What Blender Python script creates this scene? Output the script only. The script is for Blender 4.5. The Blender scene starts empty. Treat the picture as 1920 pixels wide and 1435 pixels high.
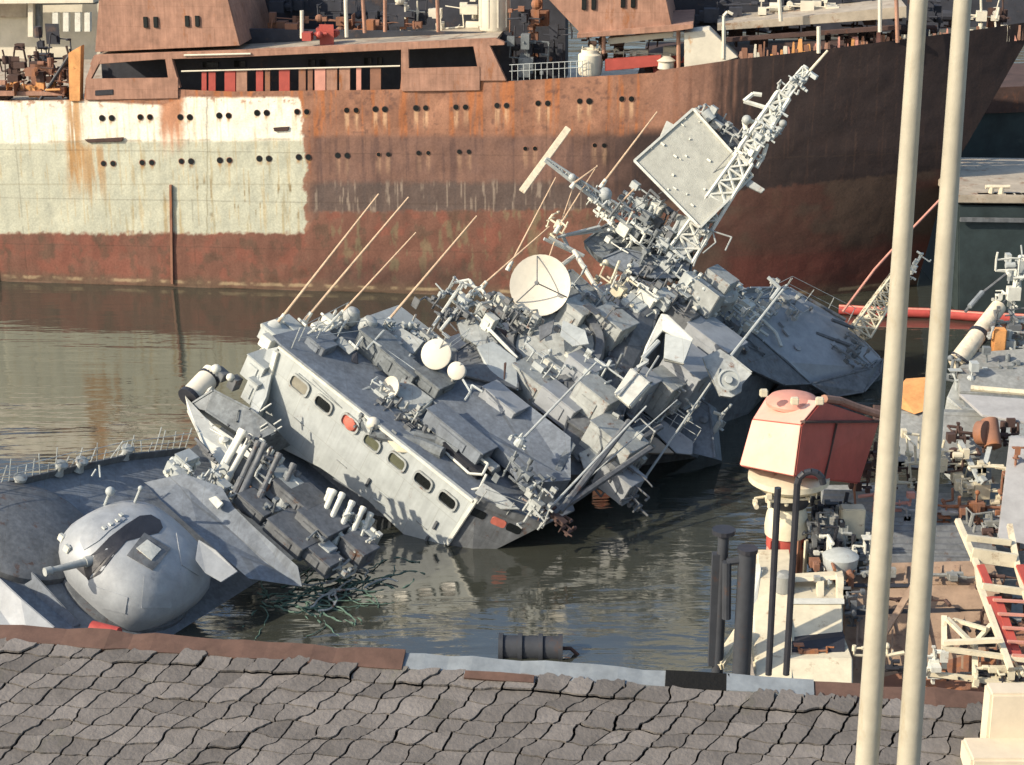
import bpy, bmesh, math, random
import numpy as np
from mathutils import Vector, Matrix
random.seed(7); rng = np.random.default_rng(7)
rad = math.radians
scene = bpy.context.scene
# ------------------------------------------------------------ camera, world, sun, exposure
FPX, CAMH = 3400.0, 26.0
PITCH = math.atan(1146/FPX)
cd = bpy.data.cameras.new("camera"); cam = bpy.data.objects.new("camera", cd)
scene.collection.objects.link(cam); scene.camera = cam
cam.location = (0, 0, CAMH); cam.rotation_euler = (math.pi/2-PITCH, 0, 0)
cd.sensor_width = 36; cd.lens = FPX/1920*36; cd.clip_end = 5000; cd.clip_start = .1
SUN = Vector((-.84, -.42, .58)).normalized()
elev = math.asin(SUN.z)
w = bpy.data.worlds.new("World"); scene.world = w; w.use_nodes = True
nt = w.node_tree; bg = nt.nodes['Background']; sky = nt.nodes.new('ShaderNodeTexSky')
sky.sky_type = 'NISHITA'; sky.sun_disc = False; sky.sun_elevation = elev
sky.sun_rotation = math.atan2(SUN.x, SUN.y); sky.air_density = 1.2; sky.dust_density = 2.0
nt.links.new(sky.outputs[0], bg.inputs[0]); bg.inputs[1].default_value = .15
sl = bpy.data.lights.new("sun", 'SUN'); so = bpy.data.objects.new("sun", sl); scene.collection.objects.link(so)
sl.energy = 4.6; sl.angle = rad(.6); sl.color = (1, .87, .68)
so.rotation_euler = SUN.to_track_quat('Z', 'Y').to_euler()
scene.view_settings.view_transform = 'Standard'; scene.view_settings.look = 'None'
scene.view_settings.exposure = .42; scene.view_settings.gamma = 1

# ------------------------------------------------------------ measuring helpers (metres from the photograph's sight lines)
V = Vector
CR = V((1, 0, 0)); CU = V((0, math.sin(PITCH), math.cos(PITCH))); CB = V((0, -math.cos(PITCH), math.sin(PITCH)))
CAM = V((0, 0, CAMH))
def ray(x, y): return CR*((x-960)/FPX) - CU*((y-717.5)/FPX) - CB
def G(x, y, k): return CAM + ray(x, y)*k
def Z(x, y, z=0):
    r = ray(x, y); return CAM + r*((z-CAMH)/r.z)
def YP(x, y, Y):
    r = ray(x, y); return CAM + r*(Y/r.y)

# ------------------------------------------------------------ materials
MATS = {}
SEAMED = {'ship_grey','ship_grey_worn','ship_dark','ship_teal','ship_hullpaint','ship_deck','rust_light','grey_sheet'}
def mat(name, col, rough=.6, metal=0., var=.25, scale=3., rust=0., rustcol=(.16, .065, .03), bump=.15, streak=0., spec=.4, bscale=None):
    if name in MATS: return MATS[name]
    m = bpy.data.materials.new(name); m.use_nodes = True; MATS[name] = m
    n = m.node_tree.nodes; l = m.node_tree.links; b = n['Principled BSDF']
    b.inputs['Roughness'].default_value = rough; b.inputs['Metallic'].default_value = metal
    b.inputs['Specular IOR Level'].default_value = spec
    tc = n.new('ShaderNodeTexCoord')
    no = n.new('ShaderNodeTexNoise'); no.inputs['Scale'].default_value = scale; no.inputs['Detail'].default_value = 8
    no.inputs['Roughness'].default_value = .7
    l.new(tc.outputs['Object'], no.inputs['Vector'])
    cr = n.new('ShaderNodeValToRGB'); l.new(no.outputs['Fac'], cr.inputs[0])
    lo = [c*(1-var) for c in col]; hi = [min(1, c*(1+var*.8)) for c in col]
    cr.color_ramp.elements[0].position = .3; cr.color_ramp.elements[0].color = (*lo, 1)
    cr.color_ramp.elements[1].position = .7; cr.color_ramp.elements[1].color = (*hi, 1)
    out = cr.outputs[0]
    if rust > 0:
        mp = n.new('ShaderNodeMapping'); l.new(tc.outputs['Object'], mp.inputs[0])
        mp.inputs['Scale'].default_value = (1, 1, 1-streak*.8)
        n2 = n.new('ShaderNodeTexNoise'); n2.inputs['Scale'].default_value = scale*.8; n2.inputs['Detail'].default_value = 10
        n2.inputs['Roughness'].default_value = .75; l.new(mp.outputs[0], n2.inputs['Vector'])
        r2 = n.new('ShaderNodeValToRGB'); l.new(n2.outputs['Fac'], r2.inputs[0])
        r2.color_ramp.elements[0].position = .66-rust*.3; r2.color_ramp.elements[1].position = .74-rust*.25
        mx = n.new('ShaderNodeMix'); mx.data_type = 'RGBA'; l.new(r2.outputs[0], mx.inputs[0])
        l.new(out, mx.inputs[6]); mx.inputs[7].default_value = (*rustcol, 1); out = mx.outputs[2]
    if name in SEAMED:
        sx = n.new('ShaderNodeSeparateXYZ'); l.new(tc.outputs['Object'], sx.inputs[0])
        ad = n.new('ShaderNodeMath'); l.new(sx.outputs[0], ad.inputs[0]); l.new(sx.outputs[1], ad.inputs[1])
        cx = n.new('ShaderNodeCombineXYZ'); l.new(ad.outputs[0], cx.inputs[0]); l.new(sx.outputs[2], cx.inputs[1])
        bk = n.new('ShaderNodeTexBrick'); l.new(cx.outputs[0], bk.inputs[0]); bk.inputs['Scale'].default_value = 1; bk.inputs['Brick Width'].default_value = 1.7; bk.inputs['Row Height'].default_value = 1.05
        bk.inputs['Mortar Size'].default_value = .012; bk.inputs['Mortar Smooth'].default_value = .3; bk.inputs['Color1'].default_value = (1,1,1,1); bk.inputs['Color2'].default_value = (.95,.95,.96,1); bk.inputs['Mortar'].default_value = (.80,.78,.75,1)
        # thin dirt streaks running down
        mp2 = n.new('ShaderNodeMapping'); l.new(tc.outputs['Object'], mp2.inputs[0]); mp2.inputs['Scale'].default_value = (7, 7, .6)
        n3 = n.new('ShaderNodeTexNoise'); n3.inputs['Scale'].default_value = 1; n3.inputs['Detail'].default_value = 5; l.new(mp2.outputs[0], n3.inputs[0])
        m3 = n.new('ShaderNodeMapRange'); l.new(n3.outputs['Fac'], m3.inputs[0]); m3.inputs[1].default_value = .35; m3.inputs[2].default_value = .62; m3.inputs[3].default_value = 1.03; m3.inputs[4].default_value = .93 if name in ('ship_grey','ship_grey_worn') else .82
        v1 = n.new('ShaderNodeVectorMath'); v1.operation = 'MULTIPLY'; l.new(out, v1.inputs[0]); l.new(bk.outputs[0], v1.inputs[1])
        v2 = n.new('ShaderNodeVectorMath'); v2.operation = 'SCALE'; l.new(v1.outputs[0], v2.inputs[0]); l.new(m3.outputs[0], v2.inputs['Scale']); out = v2.outputs[0]
    l.new(out, b.inputs['Base Color'])
    if bump:
        nb = n.new('ShaderNodeTexNoise'); nb.inputs['Scale'].default_value = bscale or scale*3; nb.inputs['Detail'].default_value = 6
        l.new(tc.outputs['Object'], nb.inputs['Vector'])
        bp = n.new('ShaderNodeBump'); bp.inputs['Strength'].default_value = bump; bp.inputs['Distance'].default_value = .05
        l.new(nb.outputs['Fac'], bp.inputs['Height']); l.new(bp.outputs[0], b.inputs['Normal'])
    return m
def M(n): return MATS[n]
mat('ship_grey', (.385, .415, .41), rust=.14, rustcol=(.24,.2,.17), scale=1.6, var=.16, streak=.5)
mat('ship_grey_worn', (.33, .35, .34), rust=.3, scale=2.5, var=.3)
mat('ship_white', (.56, .565, .51), rust=.15, scale=3, var=.2)
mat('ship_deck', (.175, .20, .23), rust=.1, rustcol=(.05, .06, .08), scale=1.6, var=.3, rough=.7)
mat('ship_dark', (.135, .145, .155), rust=.25, rustcol=(.10, .05, .03), scale=2.2, var=.35)
mat('ship_teal', (.17, .19, .20), rust=.25, rustcol=(.04, .04, .05), scale=2.5, var=.4)
mat('ship_hullpaint', (.15, .175, .21), rust=.2, scale=1, var=.25)
mat('turret_paint', (.29, .31, .33), rust=.1, rustcol=(.16, .17, .2), scale=1.8, var=.2, rough=.45)
mat('pipe_cream', (.62, .55, .42), rust=.15, scale=4)
mat('whip_tan', (.55, .40, .27), scale=4, rough=.5)
mat('mesh_panel', (.38, .385, .34), scale=2.2, var=.2, rust=.25, rustcol=(.46, .46, .40), bscale=30, bump=.4)
mat('dish_cream', (.56, .53, .45), scale=1.5, var=.1, rust=.05)
mat('black_steel', (.025, .027, .035), scale=3, rough=.5)
mat('black_glass', (.012, .014, .014), rough=.12, bump=0)
mat('glass_olive', (.10, .105, .07), rough=.2, bump=.05)
mat('glass_grey', (.22, .21, .17), rough=.3, bump=.05)
mat('red_cloth', (.50, .14, .10), rough=.8)
mat('rust_brown', (.23, .115, .075), rust=.45, rustcol=(.30, .12, .05), scale=.9, var=.35, streak=.8, rough=.85)
mat('rust_light', (.36, .20, .14), rust=.3, rustcol=(.30, .12, .05), scale=1.3, var=.3, streak=.8, rough=.85)
mat('rust_dark', (.07, .042, .036), rust=.3, rustcol=(.14, .06, .035), scale=1., var=.4, streak=.6, rough=.85)
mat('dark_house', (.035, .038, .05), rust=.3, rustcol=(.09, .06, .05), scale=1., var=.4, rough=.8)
mat('off_white', (.60, .56, .46), rust=.18, rustcol=(.45, .25, .1), scale=1.2, var=.15, streak=.7)
mat('deck_tan', (.38, .33, .26), rust=.35, rustcol=(.2, .1, .05), scale=1.1, var=.3)
mat('orange_rust', (.62, .30, .11), rust=.2, scale=2, var=.3)
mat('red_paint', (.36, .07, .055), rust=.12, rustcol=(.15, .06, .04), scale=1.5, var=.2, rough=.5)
mat('sunlit_pink', (.64, .38, .30), rust=.2, rustcol=(.48, .27, .18), scale=1.5, var=.1, rough=.6)  # cab red lightened to pink, sunlight put into the paint colour
mat('pink_paint', (.55, .26, .2), rust=.12, rustcol=(.5, .3, .18), scale=1.5, var=.15, rough=.55)
mat('boom_red', (.38, .06, .05), rust=.1, scale=2)
mat('cream_paint', (.58, .53, .40), rust=.3, rustcol=(.30, .22, .14), scale=2.2, var=.16, rough=.55)
mat('pole_paint', (.37, .345, .275), rust=.34, rustcol=(.30, .25, .17), scale=2.4, var=.16, streak=.9, rough=.45)
mat('plywood', (.29, .205, .145), rust=.35, rustcol=(.17, .11, .08), scale=1.4, var=.3, streak=-2, rough=.85)
mat('grey_sheet', (.26, .27, .26), rust=.25, rustcol=(.18, .13, .1), scale=1.3, var=.25, rough=.6)
mat('grey_tarp', (.33, .33, .33), rust=.15, rustcol=(.2, .18, .15), scale=1.6, var=.2, rough=.7)
mat('barge_green', (.025, .038, .040), rust=.2, rustcol=(.05, .06, .06), scale=.8, var=.4, rough=.6)
mat('render_cream', (.60, .52, .40), rust=.15, rustcol=(.4, .33, .24), scale=1.4, var=.14, rough=.9)
mat('ridge_brown', (.10, .058, .045), rust=.3, rustcol=(.1, .06, .045), scale=3, var=.3, rough=.9)
mat('flashing_blue', (.20, .225, .245), rust=.25, rustcol=(.16, .18, .2), scale=3, var=.25, rough=.5)
mat('slate', (.140, .131, .126), rust=.25, rustcol=(.12, .115, .10), scale=2.2, var=.3, rough=.9, bump=.35, bscale=18)
mat('slate_gap', (.015, .014, .013), rough=1, bump=.3)
mat('stone', (.22, .2, .18), rust=.2, rustcol=(.1, .09, .08), scale=1, rough=.9)
mat('green_net', (.08, .14, .11), rough=.7, scale=6)
mat('pile_dark', (.035, .04, .05), rust=.3, rustcol=(.07, .04, .03), scale=2, rough=.7)
mat('rock_hill', (.10, .09, .07), rough=.95, scale=.05, bump=.4)

# ------------------------------------------------------------ mesh builder
class MB:
    def __init__(s): s.v = []; s.f = []
    def add(s, vs, fs):
        o = len(s.v); s.v += [tuple(v) for v in vs]; s.f += [tuple(i+o for i in f) for f in fs]; return s
    def box(s, c, d, R=None):
        c = V(c); a = [V((1,0,0)), V((0,1,0)), V((0,0,1))] if R is None else R
        vs = [c + a[0]*(x*d[0]/2) + a[1]*(y*d[1]/2) + a[2]*(z*d[2]/2) for x in (-1,1) for y in (-1,1) for z in (-1,1)]
        return s.add(vs, [(0,1,3,2),(4,6,7,5),(0,4,5,1),(2,3,7,6),(0,2,6,4),(1,5,7,3)])
    def prism(s, poly, ex):
        ex = V(ex); n = len(poly); P = [V(p) for p in poly]
        vs = P + [p+ex for p in P]
        return s.add(vs, [tuple(range(n))[::-1], tuple(range(n, 2*n))] + [(i,(i+1)%n,n+(i+1)%n,n+i) for i in range(n)])
    def tube(s, a, b, r, r2=None, n=8, cap=True):
        a = V(a); b = V(b); r2 = r if r2 is None else r2
        d = (b-a).normalized(); x = d.orthogonal().normalized(); y = d.cross(x)
        vs = []
        for p, q in ((a, r), (b, r2)):
            vs += [p + x*(q*math.cos(2*math.pi*i/n)) + y*(q*math.sin(2*math.pi*i/n)) for i in range(n)]
        fs = [(i,(i+1)%n,n+(i+1)%n,n+i) for i in range(n)]
        if cap: fs += [tuple(range(n))[::-1], tuple(range(n,2*n))]
        return s.add(vs, fs)
    def path(s, pts, r, n=6):
        for a, b in zip(pts[:-1], pts[1:]): s.tube(a, b, r, n=n)
        return s
    def bar(s, a, b, w_, h_, up=(0,0,1)):
        a = V(a); b = V(b); d = (b-a); L = d.length; d.normalize(); x = d.cross(V(up)); x = x.normalized() if x.length > 1e-4 else d.orthogonal().normalized(); y = d.cross(x)
        return s.box((a+b)/2, (L, w_, h_), [d, x, y])
    def lathe(s, base, ax, prof, n=24):
        base = V(base); d = V(ax).normalized(); x = d.orthogonal().normalized(); y = d.cross(x); vs = []; fs = []
        for (r, h) in prof:
            vs += [base + d*h + x*(r*math.cos(2*math.pi*i/n)) + y*(r*math.sin(2*math.pi*i/n)) for i in range(n)]
        for j in range(len(prof)-1):
            fs += [(j*n+i, j*n+(i+1)%n, (j+1)*n+(i+1)%n, (j+1)*n+i) for i in range(n)]
        fs += [tuple(range(n))[::-1], tuple(range((len(prof)-1)*n, len(prof)*n))]
        return s.add(vs, fs)
    def ball(s, c, r, sq=1.0, ax=(0,0,1), n=12):
        return s.lathe(c, ax, [(max(.001, r*math.sin(t))  , -r*sq*math.cos(t)) for t in [math.pi*i/8 for i in range(9)]], n)
    def build(s, name, m, parent=None, bevel=0, smooth=False, mw=None):
        me = bpy.data.meshes.new(name); me.from_pydata(s.v, [], s.f); me.validate()
        bm = bmesh.new(); bm.from_mesh(me); bmesh.ops.recalc_face_normals(bm, faces=bm.faces)
        if bevel: bmesh.ops.bevel(bm, geom=[e for e in bm.edges if e.calc_length() > bevel*2.5 and len(e.link_faces) == 2 and e.calc_face_angle(0) > .5], offset=bevel, segments=2, affect='EDGES', clamp_overlap=True)
        bm.to_mesh(me); bm.free()
        if smooth:
            me.polygons.foreach_set('use_smooth', [True]*len(me.polygons))
            me.set_sharp_from_angle(angle=rad(35))
        me.materials.append(M(m) if isinstance(m, str) else m)
        o = bpy.data.objects.new(name, me); scene.collection.objects.link(o)
        if parent: o.parent = parent
        return o
def tag(o, label=None, cat=None, group=None, kind=None):
    if label: o['label'] = label
    if cat: o['category'] = cat
    if group: o['group'] = group
    if kind: o['kind'] = kind
    return o
def thing(name, label, cat, loc=(0,0,0), group=None, rotm=None):
    o = bpy.data.objects.new(name, None); scene.collection.objects.link(o); o.empty_display_size = .5
    o.matrix_world = (Matrix.Translation(loc) @ rotm.to_4x4()) if rotm is not None else Matrix.Translation(loc)
    return tag(o, label, cat, group)
def origin(o, p):   # move a single-mesh object's origin to p
    p = V(p); me = o.data; me.transform(Matrix.Translation(-p)); o.location = p; return o
def greeble(mb, rnd, c, ext, n, axes, smin=.08, smax=.4, tubes=.5):
    c = V(c); loc = [V((0,0,0))]      # grown piece by piece, every piece touching an earlier one
    P = lambda q: c + axes[0]*q[0] + axes[1]*q[1] + axes[2]*q[2]
    mb.box(c, (min(.5,ext[0]*.3), min(.5,ext[1]*.3), min(.5,ext[2]*.3)), axes)
    for _ in range(n):
        want = V([rnd.uniform(-.5,.5)*ext[i] for i in range(3)])
        near = min(loc, key=lambda q: (q-want).length)
        d = want-near
        L = min(d.length, smax*2.4); d = d.normalized() if d.length > 1e-3 else V((0,0,1))
        k = max(range(3), key=lambda i: abs(d[i])); e = V((0,0,0)); e[k] = math.copysign(1, d[k])
        d = (e+d*.35).normalized(); end = near+d*max(L, smin*1.5); loc.append(end)
        sz = rnd.uniform(smin, smax)
        if rnd.random() < tubes: mb.tube(P(near), P(end), rnd.uniform(.025,.065), n=6)
        else:
            mb.tube(P(near), P(end), .035, n=5)
            ty = rnd.random(); dd = (sz*rnd.uniform(.4,1), sz*rnd.uniform(.4,1), sz*rnd.uniform(.4,1))
            if ty < .42: mb.box(P(end), dd, axes)
            elif ty < .58: mb.box(P(end), (sz*1.3, sz*.9, .03), [axes[(k+1)%3], axes[(k+2)%3], axes[k]])
            elif ty < .68:
                for q_ in range(3): mb.box(P(end)+axes[k]*(q_-1)*sz*.3, (sz*.8, .03, sz*.6) if k != 1 else (sz*.8, .03, sz*.6), axes)
            elif ty < .76: mb.ball(P(end), sz*.35, n=10)
            else: mb.tube(P(end)-axes[k]*sz*.4, P(end)+axes[k]*sz*.4, sz*.3, n=10)
WA = [V((1,0,0)), V((0,1,0)), V((0,0,1))]

# ------------------------------------------------------------ water, land, hills
def water():
    m = bpy.data.materials.new('harbour_water'); m.use_nodes = True
    n = m.node_tree.nodes; l = m.node_tree.links; b = n['Principled BSDF']
    b.inputs['Base Color'].default_value = (.038, .041, .033, 1); b.inputs['Roughness'].default_value = .05
    b.inputs['IOR'].default_value = 2.15; b.inputs['Specular IOR Level'].default_value = .6
    tc = n.new('ShaderNodeTexCoord')
    hs = []
    for sc, st, amp in (((.20, .9, 1), .8, 1.0), ((.8, 2.8, 1), 1., .15), ((.07, .22, 1), 1., 1.8)):
        mp = n.new('ShaderNodeMapping'); mp.inputs['Scale'].default_value = sc; l.new(tc.outputs['Object'], mp.inputs[0])
        no = n.new('ShaderNodeTexNoise'); no.inputs['Scale'].default_value = st; no.inputs['Detail'].default_value = 3; no.inputs['Distortion'].default_value = .6
        l.new(mp.outputs[0], no.inputs[0])
        mu = n.new('ShaderNodeMath'); mu.operation = 'MULTIPLY'; mu.inputs[1].default_value = amp; l.new(no.outputs['Fac'], mu.inputs[0]); hs.append(mu)
    a1 = n.new('ShaderNodeMath'); l.new(hs[0].outputs[0], a1.inputs[0]); l.new(hs[1].outputs[0], a1.inputs[1])
    a2 = n.new('ShaderNodeMath'); l.new(a1.outputs[0], a2.inputs[0]); l.new(hs[2].outputs[0], a2.inputs[1])
    bp = n.new('ShaderNodeBump'); bp.inputs['Strength'].default_value = .6; bp.inputs['Distance'].default_value = .11
    pn = n.new('ShaderNodeTexNoise'); pm = n.new('ShaderNodeMapping'); l.new(tc.outputs['Object'], pm.inputs[0]); pm.inputs['Scale'].default_value = (.05, .13, 1); l.new(pm.outputs[0], pn.inputs[0]); pn.inputs['Scale'].default_value = 1; pn.inputs['Detail'].default_value = 4
    pr_ = n.new('ShaderNodeMapRange'); l.new(pn.outputs['Fac'], pr_.inputs[0]); pr_.inputs[1].default_value = .38; pr_.inputs[2].default_value = .62; pr_.inputs[3].default_value = .18; pr_.inputs[4].default_value = .72; l.new(pr_.outputs[0], bp.inputs['Strength'])
    l.new(a2.outputs[0], bp.inputs['Height']); l.new(bp.outputs[0], b.inputs['Normal'])
    mb = MB(); mb.add([(-1500,-200,0),(1500,-200,0),(1500,2500,0),(-1500,2500,0)], [(0,1,2,3)])
    tag(mb.build('water', m), kind='structure')
water()
def hills():
    mb = MB(); nx, ny = 60, 12; vs = []; fs = []
    for j in range(ny):
        for i in range(nx):
            x = -900+1800*i/(nx-1); y = 260+500*j/(ny-1)
            h = -2 + 60*math.sin(min(1, j/7)*math.pi/2)*(.8+.25*math.sin(x*.011)+.15*math.sin(x*.037+y*.02)) + random.uniform(-1.5,1.5)
            vs.append((x, y, h if j else -2))
    for j in range(ny-1):
        for i in range(nx-1): fs.append((j*nx+i, j*nx+i+1, (j+1)*nx+i+1, (j+1)*nx+i))
    mb.add(vs, fs); tag(mb.build('hills', 'rock_hill', smooth=True), kind='structure')
hills()
mb = MB(); mb.box((0, 18, .2), (90, 50, 3.6)); tag(mb.build('quay', 'stone', bevel=.05), kind='structure')

# ------------------------------------------------------------ value noise for rust maps
def vnoise(x, y, seed=0):
    r = np.random.default_rng(seed); T = r.random((257, 257))
    xi = np.floor(x).astype(int); yi = np.floor(y).astype(int); fx = x-xi; fy = y-yi
    fx = fx*fx*(3-2*fx); fy = fy*fy*(3-2*fy); xi %= 256; yi %= 256
    a = T[yi, xi]; b = T[yi, xi+1]; c = T[yi+1, xi]; d = T[yi+1, xi+1]
    return (a*(1-fx)+b*fx)*(1-fy) + (c*(1-fx)+d*fx)*fy
def fbm(x, y, seed=0, oct=5):
    s = 0; a = .5; t = 0
    for o in range(oct): s = s + a*vnoise(x*2**o+o*17.3, y*2**o+o*9.1, seed+o); t += a; a *= .55
    return s/t
def ss(a, b, x): t = np.clip((x-a)/(b-a), 0, 1); return t*t*(3-2*t)

# ------------------------------------------------------------ big rusty ship
FA = Z(0, 528); FBp = Z(1550, 575); fx_ = (FBp-FA).normalized(); fz_ = V((0,0,1)); fy_ = fz_.cross(fx_)
FR = Matrix((fx_, fy_, fz_)).transposed()
def F(px, py, off=0):     # local point on the plane y = off of the rusty ship
    r = ray(px, py); rl = V((r@fx_, r@fy_, r@fz_)) if False else V((r.dot(fx_), r.dot(fy_), r.dot(fz_)))
    c = CAM-FA; cl = V((c.dot(fx_), c.dot(fy_), c.dot(fz_)))
    return cl + rl*((off-cl.y)/rl.y)
rusty = thing('rusty_ship', 'huge derelict ship across the background, its rusty brown and white side lined with portholes', 'ship', FA, rotm=FR)
TOP = [(-260,192),(158,187),(160,150),(312,148),(334,168),(440,172),(750,168),(754,131),(900,127),(947,153),(1228,137),(1232,133),(1380,112),(1640,88),(1960,62),(2100,52)]
TW = [F(x, y) for x, y in TOP]
STEM = [F(1990,40), F(1790,352), F(1730,610)]
def bow_back(wv, h):  # hull curves away toward its stem on the right
    w0 = F(1250,300).x; w1 = F(1960,100).x
    u = np.clip((wv-w0)/(w1-w0), 0, 1.15)
    return u**2.2*4.5 + np.clip((8-h)/9, 0, 1)**1.3*u**1.5*4.5
def hull_dent(Wg, Hh): return (fbm(Wg*.55, Hh*.6, 5, 3)-.5)*.14 + (np.abs(((Wg*1.25) % 1)-.5))*.02*(Wg < F(1150,100).x) + .03*vnoise(Wg*1.3, Hh*1.3, 8)
def hull_side():
    w0, w1 = TW[0].x, F(1960,100).x
    nx, nz = 980, 240
    W_ = np.linspace(w0, w1, nx); top = np.interp(W_, [p.x for p in TW], [p.z for p in TW])
    tt = np.linspace(0, 1, nz)
    Hh = -1.2 + (top[None,:]+1.2)*tt[:,None]; Wg = np.repeat(W_[None,:], nz, 0)
    stx = np.interp(Hh.ravel(), [STEM[2].z-4, STEM[2].z, STEM[1].z, STEM[0].z], [STEM[2].x-1.5, STEM[2].x, STEM[1].x, STEM[0].x]).reshape(Hh.shape)
    ws = F(1500,300).x
    Wg = np.where(Wg > ws, ws + (Wg-ws)*(stx-ws)/(w1-ws), Wg)
    Y = bow_back(Wg, Hh)
    dent = hull_dent(Wg, Hh) if True else (fbm(Wg*.55, Hh*.6, 5, 3)-.5)*.14 + (np.abs(((Wg*1.25) % 1)-.5))*.02*(Wg < F(1150,100).x) + .03*vnoise(Wg*1.3, Hh*1.3, 8)
    Y = Y + dent
    # pixel position of every point, only to read the extent of the paint from the photograph
    P = np.stack([Wg, np.zeros_like(Wg), Hh], -1)@np.array([list(fx_), list(fy_), list(fz_)]) + np.array(FA) - np.array(CAM)
    k = -(P@np.array(CB)); px = 960+FPX*(P@np.array(CR))/k; py = 717.5-FPX*(P@np.array(CU))/k
    w_, h_ = Wg, Hh
    n1 = fbm(w_*1.2, h_*1.2, 11); n2 = fbm(w_*4, h_*4, 21); st = fbm(w_*5, h_*.28, 31); st2 = fbm(w_*12, h_*.5, 41, 4); big = fbm(w_*.35, h_*.5, 51, 4)
    def C(*c): return np.array(c)[None, None, :]
    def mix(a, b, t): return a*(1-t[..., None]) + b*t[..., None]
    rust = mix(C(.205,.10,.066), C(.34,.175,.112), np.clip(n1*1.6-.3, 0, 1))
    rust = mix(rust, C(.38,.135,.05), ss(.53, .70, st)*.8)
    rust = mix(rust, C(.11,.06,.05), ss(.60, .75, n2)*.6)
    # upper belt pinker, lower belt darker
    belt = ss(248, 262, py + (n1-.5)*10) * ss(560, 600, px)
    low = mix(C(.145,.085,.070), C(.21,.115,.082), n1); low = mix(low, C(.09,.055,.05), ss(.5,.7, st)*.6)
    col = mix(rust, low, belt)
    # dark grey scrubbed band with pale scratches
    band = ss(335,350,py+(n2-.5)*10)*ss(403,392,py+(n2-.5)*6)*ss(560,600,px)*ss(1135,1120,px)
    col = mix(col, C(.085,.068,.062), band*.8); col = mix(col, C(.30,.24,.19), band*ss(.60,.68,st2)*.7)
    # maroon black fore part, paint darkened further for weaker sun on the curve
    dark = ss(1020,1240, px + (n1-.5)*120)*ss(235,262, py-(px-1000)*-.02+(n1-.5)*18) + ss(1225,1330, px + (n1-.5)*60)*ss(170,120,py)*.0
    dark = np.clip(np.maximum(dark, ss(1215,1400, px+(st-.5)*200)), 0, 1)
    dk = mix(C(.020,.015,.016), C(.038,.025,.023), n1); dk = mix(dk, C(.028,.02,.02), ss(.52,.66,st)*.7)
    dk = mix(dk, C(.08,.045,.033), ss(.64,.76,st2)*.35)
    col = mix(col, dk, dark)
    # rubbed brown top of the fore part
    col = mix(col, C(.26,.14,.10), ss(1200,1240,px)*ss(1420,1300,px+(st-.5)*120)*ss(240,190,py+(st2-.5)*120)*.55)
    # boot topping
    bt = np.interp(px, [0, 570, 600, 1120, 1400, 1700], [437, 437, 398, 392, 356, 340])
    boot = ss(-3, 4, py-bt+(n2-.5)*14)
    bc = mix(C(.19,.088,.062), C(.135,.066,.048), big); bc = mix(bc, C(.22,.075,.052), ss(.5,.65,n1)*.5); bc = mix(bc, C(.085,.06,.042), ss(.55,.7,fbm(w_*2,h_*1.2,61))*.6)
    bc = mix(bc, C(.19,.17,.10), ss(.60,.72,fbm(w_*3,h_*.9,63))*ss(560,640,px)*.5)
    bc = mix(bc, C(.066,.032,.025), ss(1150,1350,px)*.92); bc = mix(bc, C(.065,.048,.036), ss(1150,1250,px)*ss(.45,.6,big)*.7); bc = mix(bc, C(.12,.03,.024), ss(1300,1400,px)*ss(470,500,py)*.5)  # fore boot darkened as well, weaker sun on the curve painted in
    bc = mix(bc, C(.05,.035,.03), ss(560,640,px)*ss(1000,850,px)*ss(470,520,py+(n1-.5)*60)*.6)
    col = mix(col, bc, boot)
    # white paint
    wedge = np.interp(py, [180, 250, 300, 440], [560, 565, 573, 572]) + (n1-.5)*18 + (n2-.5)*14
    topw = np.interp(px, [-300,0,150,180,300,345,440,560], [190,190,188,190,196,182,182,182]) + (n1-.5)*7
    white = ss(2,-3, px-wedge)*ss(-2, 3, py-topw)*(1-boot)
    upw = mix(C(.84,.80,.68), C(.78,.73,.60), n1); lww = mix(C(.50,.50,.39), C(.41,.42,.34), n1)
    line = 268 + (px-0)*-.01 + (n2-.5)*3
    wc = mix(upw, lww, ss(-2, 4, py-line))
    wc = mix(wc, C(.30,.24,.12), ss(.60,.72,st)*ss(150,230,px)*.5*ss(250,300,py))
    wc = mix(wc, C(.16,.14,.09), ss(.60,.68,st2)*ss(.5,.62,fbm(w_*2.2,h_*2.2,71))*ss(330,345,py)*ss(420,395,py)*ss(330,380,px)*.9)
    wc = mix(wc, C(.42,.28,.10), ss(.62,.72,st2)*.35)
    # the two rust runs down the white paint
    run1 = ss(22, 6, np.abs(px-140+(n1-.5)*10))*ss(1.,.35, np.clip((py-188)/210,0,1)) ; run1 = run1*ss(.30,.55, st2+.15*n2)
    run1b = ss(48,20,np.abs(px-165))*ss(262,285,py)*ss(400,330,py)*ss(.42,.6,st)
    run2 = ss(30, 14, np.abs(px-322+(n2-.5)*14))*ss(300,225,py+(st2-.5)*60)
    wc = mix(wc, C(.40,.21,.07), np.clip(run1+run1b*.8,0,1)*.85); wc = mix(wc, C(.42,.17,.08), run2*.9)
    wc = mix(wc, C(.35,.16,.09), ss(.60,.68,n2)*ss(8,-2,py-topw-8)*.8)
    wc = mix(wc, C(.25,.2,.12), ss(3,1,np.abs(py-line+1))*.5*ss(.45,.55,n1))
    wc = mix(wc, C(.28,.26,.18), ss(1.6,.6,np.abs(py-346))*.45); wc = mix(wc, C(.20,.17,.1), ss(1.6,.7,np.abs(px-388+(n1-.5)*3))*.6)
    col = mix(col, wc, white)
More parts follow.
